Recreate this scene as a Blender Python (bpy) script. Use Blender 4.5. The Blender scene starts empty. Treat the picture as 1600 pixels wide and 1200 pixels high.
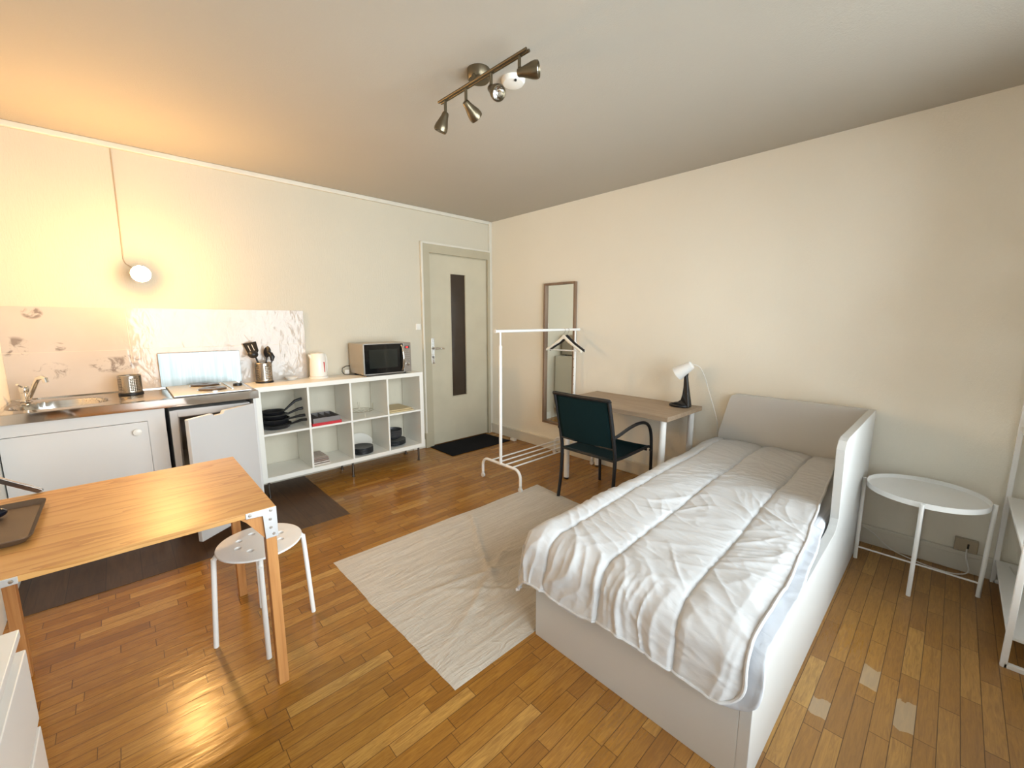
import bpy, bmesh, math, random
import numpy as np
from mathutils import Vector, Matrix, noise

S = bpy.context.scene
COL = S.collection
PI = math.pi
random.seed(7)

# ------------------------------------------------------------------ camera
cx, cy, cz, yaw, pit, roll, fpx = -3.4162, -4.0012, 1.427, 0.8151, -0.1516, 0.0008, 651.28
Fw = Vector((math.cos(yaw)*math.cos(pit), math.sin(yaw)*math.cos(pit), math.sin(pit)))
Rt = Vector((math.sin(yaw), -math.cos(yaw), 0.0))
Up = Rt.cross(Fw)
Rr = Rt*math.cos(roll) + Up*math.sin(roll)
Uu = -Rt*math.sin(roll) + Up*math.cos(roll)
cam_d = bpy.data.cameras.new('camera')
cam = bpy.data.objects.new('camera', cam_d)
COL.objects.link(cam)
cam_d.sensor_fit = 'HORIZONTAL'
cam_d.sensor_width = 36.0
cam_d.lens = 36.0*fpx/1600.0
cam_d.clip_start = 0.02
m = Matrix.Identity(4)
for i in range(3):
    m[i][0] = Rr[i]; m[i][1] = Uu[i]; m[i][2] = -Fw[i]
m.translation = Vector((cx, cy, cz))
cam.matrix_world = m
S.camera = cam

# ------------------------------------------------------------------ world, lights, exposure
S.view_settings.view_transform = 'Standard'
S.view_settings.look = 'None'
S.view_settings.gamma = 1.0
S.view_settings.use_curve_mapping = False
S.view_settings.exposure = 0.61
W = bpy.data.worlds.new('world'); S.world = W
W.use_nodes = True
W.node_tree.nodes['Background'].inputs[0].default_value = (0.75, 0.87, 1.0, 1)
W.node_tree.nodes['Background'].inputs[1].default_value = 1.2

H = 2.5906          # ceiling height
XL = -3.94          # left wall
YW = -4.66          # window wall
WX0, WX1, WZ0, WZ1 = -3.40, -0.62, 0.36, 2.45   # window opening
BULB = Vector((-3.257, -0.20, 1.733))
BULB_COL = (1.0, 0.55, 0.185)
BULB_STR = 385.0
ld = bpy.data.lights.new('daylight', 'AREA')
ld.shape = 'RECTANGLE'; ld.size = 2.78; ld.size_y = 2.09
ld.energy = 132.0; ld.color = (0.85, 0.95, 1.0)
lo = bpy.data.objects.new('daylight', ld); COL.objects.link(lo)
lo.location = ((WX0+WX1)/2, YW-0.14, (WZ0+WZ1)/2)      # the bright sky just outside the glass
lo.rotation_euler = (PI/2, 0, 0)

# ------------------------------------------------------------------ mesh builder
class MB:
    def __init__(s): s.v = []; s.f = []; s.sm = []
    def add(s, vs, fs, smooth=False):
        o = len(s.v); s.v += [tuple(map(float, p)) for p in vs]
        for f in fs: s.f.append(tuple(i+o for i in f)); s.sm.append(smooth)
        return s
    def box(s, x0, x1, y0, y1, z0, z1):
        if x0 > x1: x0, x1 = x1, x0
        if y0 > y1: y0, y1 = y1, y0
        if z0 > z1: z0, z1 = z1, z0
        v = [(x0,y0,z0),(x1,y0,z0),(x1,y1,z0),(x0,y1,z0),(x0,y0,z1),(x1,y0,z1),(x1,y1,z1),(x0,y1,z1)]
        return s.add(v, [(0,3,2,1),(4,5,6,7),(0,1,5,4),(1,2,6,5),(2,3,7,6),(3,0,4,7)])
    def cyl(s, p0, p1, r0, r1=None, n=20, cap=True):
        r1 = r0 if r1 is None else r1
        p0, p1 = Vector(p0), Vector(p1); d = (p1-p0).normalized()
        a = d.orthogonal().normalized(); b = d.cross(a)
        vs = []
        for p, r in ((p0, r0), (p1, r1)):
            for k in range(n):
                t = 2*PI*k/n; vs.append(p + a*math.cos(t)*r + b*math.sin(t)*r)
        s.add(vs, [(k, (k+1) % n, n+(k+1) % n, n+k) for k in range(n)], True)
        if cap:
            s.add(vs, [tuple(range(n-1, -1, -1)), tuple(range(n, 2*n))])
        return s
    def tube(s, pts, r, n=12, closed=False, flat=None, cap=True):
        pts = [Vector(p) for p in pts]; N = len(pts); vs = []
        rs = r if isinstance(r, (list, tuple)) else [r]*N
        def tan(i):
            if closed: return (pts[(i+1) % N]-pts[i-1]).normalized()
            return (pts[min(i+1, N-1)]-pts[max(i-1, 0)]).normalized()
        t = tan(0); a = t.orthogonal().normalized()
        if flat: a = Vector(flat[0])
        for i in range(N):
            t = tan(i); a = (a - t*a.dot(t)).normalized(); b = t.cross(a)
            ra, rb = rs[i], rs[i]*(flat[1] if flat else 1)
            for k in range(n):
                q = 2*PI*k/n; vs.append(pts[i] + a*math.cos(q)*ra + b*math.sin(q)*rb)
        M = N if closed else N-1
        fs = [(i*n+k, i*n+(k+1) % n, ((i+1) % N)*n+(k+1) % n, ((i+1) % N)*n+k) for i in range(M) for k in range(n)]
        s.add(vs, fs, True)
        if cap and not closed:
            s.add(vs[:n], [tuple(range(n-1, -1, -1))]); s.add(vs[-n:], [tuple(range(n))])
        return s
    def lathe(s, prof, c=(0,0,0), n=32, axis=None, capb=True, capt=True):
        c = Vector(c); ax = Vector(axis).normalized() if axis else Vector((0,0,1))
        a = ax.orthogonal().normalized() if axis else Vector((1,0,0)); b = ax.cross(a)
        vs = []
        for r, z in prof:
            for k in range(n):
                t = 2*PI*k/n; vs.append(c + ax*z + a*math.cos(t)*r + b*math.sin(t)*r)
        P = len(prof)
        s.add(vs, [(i*n+k, i*n+(k+1) % n, (i+1)*n+(k+1) % n, (i+1)*n+k) for i in range(P-1) for k in range(n)], True)
        if capb and prof[0][0] > 1e-5: s.add(vs[:n], [tuple(range(n-1, -1, -1))])
        if capt and prof[-1][0] > 1e-5: s.add(vs[-n:], [tuple(range(n))])
        return s
    def prism(s, poly, ax, lo, hi):
        """poly = 2-D outline; ax = axis of extrusion ('x','y','z')"""
        n = len(poly)
        def P(q, h):
            return {'x': (h, q[0], q[1]), 'y': (q[0], h, q[1]), 'z': (q[0], q[1], h)}[ax]
        vs = [P(q, lo) for q in poly] + [P(q, hi) for q in poly]
        s.add(vs, [(k, (k+1) % n, n+(k+1) % n, n+k) for k in range(n)])
        return s.add(vs, [tuple(range(n-1, -1, -1)), tuple(range(n, 2*n))])
    def grid(s, rows, smooth=True, closed=False):
        R_, C_ = len(rows), len(rows[0]); vs = [p for r in rows for p in r]
        return s.add(vs, [(i*C_+j, i*C_+j+1, (i+1)*C_+j+1, (i+1)*C_+j) for i in range(R_-1) for j in range(C_-1)], smooth)
    def xf(s, M):
        s.v = [tuple(M @ Vector(p)) for p in s.v]; return s
    def sphere(s, c, r, n=20, sc=(1,1,1)):
        m_ = n//2; vs = [(c[0], c[1], c[2]-r*sc[2])]
        for i in range(1, m_):
            a = -PI/2 + PI*i/m_
            for k in range(n):
                t = 2*PI*k/n; vs.append((c[0]+r*sc[0]*math.cos(a)*math.cos(t), c[1]+r*sc[1]*math.cos(a)*math.sin(t), c[2]+r*sc[2]*math.sin(a)))
        vs.append((c[0], c[1], c[2]+r*sc[2])); L = len(vs)-1
        fs = [(0, 1+(k+1) % n, 1+k) for k in range(n)]
        for i in range(m_-2):
            for k in range(n): fs.append((1+i*n+k, 1+i*n+(k+1) % n, 1+(i+1)*n+(k+1) % n, 1+(i+1)*n+k))
        fs += [(L, 1+(m_-2)*n+k, 1+(m_-2)*n+(k+1) % n) for k in range(n)]
        return s.add(vs, fs, True)

ORG = {}
def obj(name, mb, mat, parent=None, bevel=0.0, loc=None, seg=2, fixn=True):
    """link the builder's mesh as ONE object; coordinates given in world space"""
    org = Vector(loc) if loc is not None else (ORG[parent.name] if parent else Vector((0,0,0)))
    me = bpy.data.meshes.new(name)
    me.from_pydata([tuple(Vector(p)-org) for p in mb.v], [], mb.f)
    me.polygons.foreach_set('use_smooth', mb.sm)
    if fixn:
        bm = bmesh.new(); bm.from_mesh(me)
        bmesh.ops.remove_doubles(bm, verts=bm.verts, dist=1e-5)
        bmesh.ops.recalc_face_normals(bm, faces=bm.faces); bm.to_mesh(me); bm.free()
    me.update()
    if any(mb.sm): me.set_sharp_from_angle(angle=math.radians(42))
    o = bpy.data.objects.new(name, me); COL.objects.link(o)
    if mat: me.materials.append(mat)
    if parent: o.parent = parent
    else: o.location = org
    ORG[o.name] = org
    if bevel:
        b = o.modifiers.new('bevel', 'BEVEL'); b.width = bevel; b.segments = seg
        b.limit_method = 'ANGLE'; b.angle_limit = math.radians(40); b.harden_normals = False
    return o
def tag(o, label=None, cat=None, group=None, kind=None):
    if label: o['label'] = label
    if cat: o['category'] = cat
    if group: o['group'] = group
    if kind: o['kind'] = kind
    return o
def thing(name, loc, label, cat, group=None):
    o = bpy.data.objects.new(name, None); COL.objects.link(o)
    o.empty_display_size = 0.05; o.location = loc; ORG[o.name] = Vector(loc)
    return tag(o, label, cat, group)
def struct(name, mb, mat, parent=None, bevel=0.0):
    o = obj(name, mb, mat, parent, bevel)
    if not parent: o['kind'] = 'structure'
    return o
def copy_tree(o, parent=None):
    c = o.copy(); COL.objects.link(c)
    if parent: c.parent = parent
    ORG[c.name] = ORG[o.name]
    for ch in list(o.children): copy_tree(ch, c)
    return c
def arc(c, r, a0, a1, n, plane='xz', h=0):
    out = []
    for k in range(n+1):
        a = math.radians(a0+(a1-a0)*k/n); u, w = c[0]+r*math.cos(a), c[1]+r*math.sin(a)
        out.append({'xz': (u, h, w), 'yz': (h, u, w), 'xy': (u, w, h)}[plane])
    return out

# ------------------------------------------------------------------ materials
class NT:
    def __init__(s, name):
        s.m = bpy.data.materials.new(name); s.m.use_nodes = True
        s.t = s.m.node_tree; s.n = s.t.nodes; s.b = s.n['Principled BSDF']
    def new(s, typ, **kw):
        n = s.n.new(typ)
        for k, v in kw.items(): setattr(n, k, v)
        return n
    def lk(s, a, b): s.t.links.new(a, b)
    def val(s, sock, v):
        if hasattr(v, 'is_linked'): s.lk(v, sock)
        else: sock.default_value = v
    def math(s, op, a, b=0.0, c=None, clamp=False):
        n = s.new('ShaderNodeMath', operation=op, use_clamp=clamp)
        s.val(n.inputs[0], a); s.val(n.inputs[1], b)
        if c is not None: s.val(n.inputs[2], c)
        return n.outputs[0]
    def coord(s, scale=(1,1,1), rot=(0,0,0), kind='Object', loc=(0,0,0)):
        tc = s.new('ShaderNodeTexCoord'); mp = s.new('ShaderNodeMapping')
        s.lk(tc.outputs[kind], mp.inputs[0])
        mp.inputs[1].default_value = loc; mp.inputs[2].default_value = rot; mp.inputs[3].default_value = scale
        return mp.outputs[0]
    def noise(s, vec, scale=5, detail=4, rough=0.5, dist=0.0):
        n = s.new('ShaderNodeTexNoise'); s.lk(vec, n.inputs['Vector'])
        n.inputs['Scale'].default_value = scale; n.inputs['Detail'].default_value = detail
        n.inputs['Roughness'].default_value = rough; n.inputs['Distortion'].default_value = dist
        return n.outputs['Fac']
    def ramp(s, fac, stops, interp='LINEAR'):
        n = s.new('ShaderNodeValToRGB'); s.lk(fac, n.inputs[0]); cr = n.color_ramp; cr.interpolation = interp
        while len(cr.elements) < len(stops): cr.elements.new(0.5)
        for e, (p, c) in zip(cr.elements, stops):
            e.position = p; e.color = (*c, 1) if len(c) == 3 else c
        return n.outputs[0]
    def mix(s, fac, a, b, blend='MIX'):
        n = s.new('ShaderNodeMix', data_type='RGBA', blend_type=blend)
        s.val(n.inputs['Factor'], fac)
        for k, v in ((6, a), (7, b)):
            if hasattr(v, 'is_linked'): s.lk(v, n.inputs[k])
            else: n.inputs[k].default_value = (*v, 1)
        return n.outputs[2]
    def bump(s, h, strength=0.2, dist=0.01, normal=None):
        n = s.new('ShaderNodeBump'); s.val(n.inputs['Height'], h)
        n.inputs['Strength'].default_value = strength; n.inputs['Distance'].default_value = dist
        if normal is not None: s.lk(normal, n.inputs['Normal'])
        s.lk(n.outputs[0], s.b.inputs['Normal']); return n.outputs[0]
    def base(s, c):
        s.val(s.b.inputs['Base Color'], c if hasattr(c, 'is_linked') else (*c, 1))
    def p(s, **kw):
        for k, v in kw.items():
            s.val(s.b.inputs[{'rough': 'Roughness', 'metal': 'Metallic', 'spec': 'Specular IOR Level', 'coat': 'Coat Weight',
                  'coatr': 'Coat Roughness', 'sheen': 'Sheen Weight', 'trans': 'Transmission Weight', 'alpha': 'Alpha',
                  'ems': 'Emission Strength', 'aniso': 'Anisotropic', 'sss': 'Subsurface Weight'}[k]], v)
        return s

def simple(name, c, rough=0.5, metal=0.0, var=0.06, bump=0.0, bscale=60, **kw):
    m_ = NT(name); v = m_.coord()
    n = m_.noise(v, 3.0, 3)
    d = tuple(x*(1-var) for x in c); l = tuple(min(1, x*(1+var)) for x in c)
    m_.base(m_.ramp(n, [(0.3, d), (0.7, l)])); m_.p(rough=rough, metal=metal, **kw)
    if bump: m_.bump(m_.noise(v, bscale, 3), bump, 0.005)
    return m_.m

def wallpaper(name, c, streak=0.35, fine=0.3, stretch=(1,1,1), rough=0.75):
    m_ = NT(name); v = m_.coord()
    n = m_.noise(v, 1.2, 4)
    m_.base(m_.ramp(n, [(0.3, tuple(x*0.965 for x in c)), (0.7, c)]))
    m_.p(rough=rough, spec=0.35)
    vs = m_.coord(scale=stretch)
    a = m_.noise(vs, 40, 4, 0.65, 0.6); b = m_.noise(v, 160, 2, 0.5)
    b1 = m_.bump(a, streak, 0.004); m_.bump(b, fine, 0.002, b1)
    return m_.m
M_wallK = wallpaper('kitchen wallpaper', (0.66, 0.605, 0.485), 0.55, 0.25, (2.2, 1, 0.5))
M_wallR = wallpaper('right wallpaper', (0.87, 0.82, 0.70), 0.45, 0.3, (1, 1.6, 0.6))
M_wall = wallpaper('plain wall', (0.88, 0.86, 0.79), 0.2, 0.2)
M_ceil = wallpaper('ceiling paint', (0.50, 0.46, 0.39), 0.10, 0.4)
M_trim = simple('trim paint', (0.72, 0.68, 0.58), 0.45, bump=0.05)
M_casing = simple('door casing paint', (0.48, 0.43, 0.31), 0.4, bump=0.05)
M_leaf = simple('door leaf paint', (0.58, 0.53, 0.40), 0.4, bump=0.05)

def floor_mat():
    m_ = NT('oak parquet')
    tc = m_.new('ShaderNodeTexCoord'); sp = m_.new('ShaderNodeSeparateXYZ'); m_.lk(tc.outputs['Object'], sp.inputs[0])
    X, Y = sp.outputs[0], sp.outputs[1]
    wv = 0.0555
    ry = m_.math('DIVIDE', Y, wv); row = m_.math('FLOOR', ry); fy = m_.math('FRACT', ry)
    wn = m_.new('ShaderNodeTexWhiteNoise', noise_dimensions='1D'); m_.lk(row, wn.inputs['W'])
    L = m_.math('ADD', m_.math('MULTIPLY', wn.outputs['Value'], 0.16), 0.30)
    sx = m_.math('ADD', m_.math('DIVIDE', X, L), m_.math('MULTIPLY', wn.outputs['Value'], 17.3))
    col = m_.math('FLOOR', sx); fx = m_.math('FRACT', sx)
    cb = m_.new('ShaderNodeCombineXYZ'); m_.lk(row, cb.inputs[0]); m_.lk(col, cb.inputs[1])
    w2 = m_.new('ShaderNodeTexWhiteNoise', noise_dimensions='2D'); m_.lk(cb.outputs[0], w2.inputs['Vector'])
    r = w2.outputs['Value']
    c = m_.ramp(r, [(0.0, (0.30, 0.126, 0.015)), (0.30, (0.37, 0.165, 0.021)), (0.6, (0.405, 0.185, 0.026)), (0.90, (0.45, 0.217, 0.036)), (1.0, (0.56, 0.31, 0.075))])
    # grain
    ad = m_.new('ShaderNodeVectorMath', operation='ADD'); m_.lk(tc.outputs['Object'], ad.inputs[0])
    mu = m_.new('ShaderNodeVectorMath', operation='SCALE'); m_.lk(w2.outputs['Color'], mu.inputs[0]); mu.inputs['Scale'].default_value = 9.0
    m_.lk(mu.outputs[0], ad.inputs[1])
    mp = m_.new('ShaderNodeMapping'); m_.lk(ad.outputs[0], mp.inputs[0]); mp.inputs[3].default_value = (3.0, 30.0, 1)
    g = m_.noise(mp.outputs[0], 3.2, 6, 0.6, 1.4)
    c = m_.mix(m_.ramp(g, [(0.35, (0,0,0)), (0.7, (1,1,1))]), c, m_.mix(0.62, c, (0.15, 0.052, 0.008)))
    # paler, rougher patches towards the window end
    pn = m_.noise(m_.coord(scale=(1, 1, 1)), 1.1, 3)
    sx2 = m_.new('ShaderNodeMapRange'); m_.lk(Y, sx2.inputs[0]); sx2.inputs[1].default_value = -2.9; sx2.inputs[2].default_value = -3.9
    pale_rough = m_.math('MULTIPLY', sx2.outputs[0], m_.ramp(pn, [(0.3, (0.25,)*3), (0.7, (0.8,)*3)]), clamp=True)
    c = m_.mix(m_.math('MULTIPLY', pale_rough, 0.75), c, m_.mix(0.55, c, (0.40, 0.27, 0.15)))
    # bare spots where the varnish has gone, one board at a time
    spots = None
    for (qx, qy, rx) in ((-1.645, -3.775, .055), (-1.46, -4.0, .095), (-1.325, -3.91, .06), (-1.38, -3.89, .03)):
        ddx = m_.math('DIVIDE', m_.math('ABSOLUTE', m_.math('SUBTRACT', X, qx)), rx)
        dd = m_.math('ADD', ddx, m_.math('MULTIPLY', m_.noise(m_.coord(), 22, 3), 1.2))
        b_ = m_.math('MULTIPLY', m_.math('LESS_THAN', dd, 1.45), m_.math('COMPARE', row, float(math.floor(qy/wv)), 0.5))
        spots = b_ if spots is None else m_.math('MAXIMUM', spots, b_)
    c = m_.mix(m_.math('MULTIPLY', spots, 0.45), c, (0.56, 0.47, 0.33))
    # seams
    ey = m_.math('MINIMUM', fy, m_.math('SUBTRACT', 1.0, fy)); ex = m_.math('MINIMUM', fx, m_.math('SUBTRACT', 1.0, fx))
    gy = m_.math('LESS_THAN', ey, 0.022); gx = m_.math('LESS_THAN', ex, 0.0035)
    gap = m_.math('MAXIMUM', gy, gx)
    c = m_.mix(m_.math('MULTIPLY', gap, 0.8), c, (0.07, 0.028, 0.008))
    m_.base(c)
    rr = m_.math('ADD', m_.math('MULTIPLY', g, 0.10), m_.math('ADD', m_.math('MULTIPLY', pale_rough, 0.22), 0.17))
    m_.p(rough=rr, spec=0.5)
    big = m_.noise(m_.coord(scale=(4, 14, 1)), 1.4, 2)
    h = m_.math('SUBTRACT', m_.math('ADD', m_.math('MULTIPLY', big, 0.8), m_.math('ADD', m_.math('MULTIPLY', r, 0.22), m_.math('MULTIPLY', g, 0.10))), m_.math('MULTIPLY', gap, 0.5))
    m_.bump(h, 0.5, 0.005)
    return m_.m
M_floor = floor_mat()

def vinyl_mat():
    m_ = NT('dark vinyl planks')
    v = m_.coord(rot=(0, 0, PI/2))
    br = m_.new('ShaderNodeTexBrick'); m_.lk(v, br.inputs[0]); br.offset = 0.5
    br.inputs['Color1'].default_value = (0.088, 0.042, 0.018, 1); br.inputs['Color2'].default_value = (0.120, 0.060, 0.027, 1)
    br.inputs['Mortar'].default_value = (0.045, 0.024, 0.013, 1); br.inputs['Scale'].default_value = 1
    br.inputs['Mortar Size'].default_value = 0.002; br.inputs['Brick Width'].default_value = 0.9; br.inputs['Row Height'].default_value = 0.15
    g = m_.noise(m_.coord(scale=(22, 2, 1)), 2.5, 5, 0.6, 0.8)
    m_.base(m_.mix(m_.ramp(g, [(0.4, (0,0,0)), (0.7, (0.6,)*3)]), br.outputs['Color'], (0.045, 0.022, 0.012)))
    m_.p(rough=0.42, spec=0.45); m_.bump(g, 0.1, 0.002)
    return m_.m
M_vinyl = vinyl_mat()

def wood(name, c1, c2, axis=0, scale=1.0, rough=0.45, freq=14, contrast=(0.35, 0.65)):
    m_ = NT(name)
    sc = [freq, freq, freq]; sc[axis] = 1.2
    v = m_.coord(scale=tuple(x*scale for x in sc))
    g = m_.noise(v, 1.6, 6, 0.55, 1.1)
    w = m_.new('ShaderNodeTexNoise'); m_.lk(m_.coord(scale=tuple(x*scale*6 if i != axis else x*scale*2 for i, x in enumerate(sc))), w.inputs['Vector'])
    w.inputs['Scale'].default_value = 1.5
    f = m_.math('ADD', m_.math('MULTIPLY', g, 0.8), m_.math('MULTIPLY', w.outputs['Fac'], 0.2))
    m_.base(m_.ramp(f, [(contrast[0], c1), (contrast[1], c2)])); m_.p(rough=rough, spec=0.4)
    m_.bump(f, 0.08, 0.002)
    return m_.m

def ply_mat():
    m_ = NT('varnished pine plywood')
    v = m_.coord(scale=(0.8, 5.5, 5.5))
    d = m_.noise(v, 1.1, 3, 0.5)
    sp = m_.new('ShaderNodeSeparateXYZ'); m_.lk(m_.coord(), sp.inputs[0])
    ph = m_.math('ADD', m_.math('MULTIPLY', sp.outputs[1], 16.0), m_.math('MULTIPLY', d, 9.0))
    rings = m_.math('FRACT', ph)
    rings = m_.math('MULTIPLY', rings, rings)
    fine = m_.noise(m_.coord(scale=(4, 90, 40)), 1.2, 3)
    f = m_.math('ADD', m_.math('MULTIPLY', rings, 0.65), m_.math('MULTIPLY', fine, 0.45))
    c = m_.ramp(f, [(0.15, (0.62, 0.34, 0.115)), (0.55, (0.56, 0.285, 0.085)), (0.95, (0.40, 0.165, 0.04))])
    m_.base(c); m_.p(rough=0.38, spec=0.45); m_.bump(f, 0.06, 0.002)
    return m_.m
M_ply = ply_mat()
M_legwood = wood('pine leg', (0.40, 0.165, 0.05), (0.56, 0.27, 0.09), 2, 1.0, 0.45, 20)
M_deskw = wood('grey oak laminate', (0.33, 0.235, 0.155), (0.43, 0.32, 0.22), 1, 1.0, 0.5, 16)
M_walnut = wood('walnut frame', (0.20, 0.125, 0.08), (0.30, 0.20, 0.13), 2, 1.0, 0.55, 14)
M_white = simple('white lacquer', (0.84, 0.83, 0.80), 0.32, var=0.01)
M_bedwhite = simple('white bed foil', (0.60, 0.595, 0.57), 0.38, var=0.01)
M_kallax = simple('white shelf foil', (0.86, 0.84, 0.77), 0.38, var=0.015)
M_cab = simple('grey white cabinet laminate', (0.70, 0.68, 0.65), 0.4, var=0.015)
M_fridge = simple('fridge enamel', (0.66, 0.64, 0.62), 0.35, var=0.01, bump=0.08, bscale=220)
M_liner = simple('fridge liner', (0.60, 0.55, 0.49), 0.5, var=0.02)
M_seal = simple('grey door seal', (0.35, 0.31, 0.28), 0.6)
M_pmetal = simple('white powder coated metal', (0.86, 0.85, 0.82), 0.3, var=0.01)
M_plast = simple('white plastic', (0.84, 0.81, 0.74), 0.3, var=0.01)
M_cream = simple('cream plastic', (0.62, 0.52, 0.36), 0.35, var=0.03)
M_black = simple('black plastic', (0.012, 0.012, 0.013), 0.4, var=0.1)
M_nonstick = simple('black nonstick', (0.013, 0.013, 0.015), 0.3, var=0.1)
M_void = simple('painted gap shade', (0.02, 0.017, 0.015), 0.8)  # near-black colour put in for the shade of holes, niche and hallway
M_char = simple('charcoal metal', (0.011, 0.012, 0.014), 0.40, var=0.05)
M_grey_plate = simple('dark grey stoneware', (0.045, 0.047, 0.05), 0.42, var=0.08)
M_red = simple('red plastic', (0.55, 0.02, 0.03), 0.35)
M_trayg = simple('grey cutlery tray plastic', (0.20, 0.18, 0.17), 0.45)
M_steel = simple('brushed steel', (0.56, 0.53, 0.49), 0.28, 1.0, var=0.05)
M_chrome = simple('chrome', (0.72, 0.71, 0.69), 0.12, 1.0, var=0.02)
M_zinc = simple('galvanised plate', (0.62, 0.63, 0.63), 0.42, 0.7, var=0.08)
M_nickel = simple('brushed nickel', (0.20, 0.165, 0.11), 0.33, 1.0, var=0.08)
M_dark_steel = simple('dark steel', (0.20, 0.18, 0.16), 0.28, 1.0, var=0.08)
M_plate_iron = simple('cast iron plate', (0.10, 0.065, 0.04), 0.32, 0.6, var=0.1)
M_edge = simple('polished steel edge', (0.55, 0.52, 0.48), 0.07, 1.0, var=0.02)
M_glassw = simple('milky glass', (0.72, 0.71, 0.68), 0.15, var=0.02)
M_doorglass = simple('dark door glass', (0.040, 0.027, 0.018), 0.22, var=0.15, bump=0.15, bscale=90)
M_mirror = NT('mirror silver').p(rough=0.02, metal=1.0); M_mirror.base((0.86, 0.88, 0.85)); M_mirror = M_mirror.m
M_board = wood('cutting board', (0.55, 0.42, 0.22), (0.66, 0.53, 0.31), 0, 1, 0.5, 16)
M_brass = simple('wire rack', (0.42, 0.36, 0.26), 0.3, 1.0)
M_socketb = simple('beige socket', (0.44, 0.36, 0.25), 0.4)
M_duct = simple('white cable', (0.80, 0.78, 0.72), 0.5)
M_cablebr = simple('beige cable', (0.50, 0.38, 0.26), 0.5)
M_tray = simple('brown serving tray', (0.105, 0.065, 0.038), 0.5, var=0.15, bump=0.15, bscale=300)
M_mat = simple('black doormat', (0.012, 0.012, 0.014), 0.95, var=0.25, bump=0.6, bscale=400, spec=0.1)
M_navy = simple('dark navy plastic', (0.008, 0.009, 0.016), 0.15)
M_hang = simple('pale painted hanger', (0.82, 0.77, 0.66), 0.4)

def steel_brushed():
    m_ = NT('stainless worktop'); g = m_.noise(m_.coord(scale=(2, 220, 60)), 2, 3)
    m_.base(m_.ramp(g, [(0.3, (0.52, 0.49, 0.45)), (0.7, (0.64, 0.61, 0.57))]))
    m_.p(metal=1.0, rough=0.13); return m_.m
M_top = steel_brushed()
def plate_mat():
    m_ = NT('pale aluminium lid'); g = m_.noise(m_.coord(scale=(70, 1, 2)), 1.0, 4)
    m_.base(m_.ramp(g, [(0.3, (0.20, 0.225, 0.22)), (0.7, (0.28, 0.30, 0.295))]))
    m_.p(metal=0.9, rough=0.33); return m_.m
M_lid = plate_mat()

def tile_mat():
    m_ = NT('marble look tiles')
    v = m_.coord()
    d = m_.noise(v, 2.1, 8, 0.62, 1.2)
    vein = m_.math('ABSOLUTE', m_.math('SUBTRACT', d, 0.5))
    sv = m_.new('ShaderNodeSeparateXYZ'); m_.lk(v, sv.inputs[0]); mask = None
    for (qx, qz, rx, rz) in ((-3.885, 1.26, .075, .07), (-3.79, 1.47, .05, .04), (-3.70, 1.255, .04, .03), (-3.745, 1.10, .09, .06), (-3.45, 1.12, .13, .06), (-3.36, 1.16, .06, .03)):
        a_ = m_.math('DIVIDE', m_.math('SUBTRACT', sv.outputs[0], qx), rx); b_ = m_.math('DIVIDE', m_.math('SUBTRACT', sv.outputs[2], qz), rz)
        g_ = m_.math('SUBTRACT', 1.0, m_.math('ADD', m_.math('MULTIPLY', a_, a_), m_.math('MULTIPLY', b_, b_)), clamp=True)
        mask = g_ if mask is None else m_.math('MAXIMUM', mask, g_)
    fine = m_.noise(v, 13, 6, 0.65, 1.0)
    vm = m_.math('MULTIPLY', m_.ramp(fine, [(0.49, (0,0,0)), (0.60, (1,1,1))]), m_.math('MULTIPLY', mask, 2.0, clamp=True))
    base = m_.ramp(m_.noise(v, 3, 4), [(0.3, (0.53, 0.475, 0.415)), (0.7, (0.60, 0.54, 0.48))])
    c = m_.mix(m_.math('MULTIPLY', vm, 0.75), base, (0.16, 0.12, 0.10))
    # joints
    sp = m_.new('ShaderNodeSeparateXYZ'); m_.lk(v, sp.inputs[0])
    fx = m_.math('FRACT', m_.math('DIVIDE', m_.math('ADD', sp.outputs[0], 3.355+0.585*4), 0.585))
    ex = m_.math('MINIMUM', fx, m_.math('SUBTRACT', 1.0, fx))
    ez = m_.math('ABSOLUTE', m_.math('SUBTRACT', sp.outputs[2], 1.222))
    j = m_.math('MAXIMUM', m_.math('LESS_THAN', ex, 0.0035), m_.math('LESS_THAN', ez, 0.002))
    c = m_.mix(m_.math('MULTIPLY', j, 0.6), c, (0.72, 0.62, 0.50))
    film = m_.new('ShaderNodeMapRange'); m_.lk(sv.outputs[0], film.inputs[0]); film.inputs[1].default_value = -3.42; film.inputs[2].default_value = -3.30
    m_.base(c); m_.p(rough=0.06, spec=0.42)
    wav = m_.noise(m_.coord(scale=(1.6, 1, 0.9)), 9.0, 3, 0.5, 0.6)
    wav = m_.math('MULTIPLY', wav, m_.math('ADD', m_.math('MULTIPLY', film.outputs[0], 0.80), 0.06))
    m_.bump(m_.math('SUBTRACT', wav, m_.math('MULTIPLY', j, 0.2)), 0.62, 0.010)
    return m_.m
M_tile = tile_mat()

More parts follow.
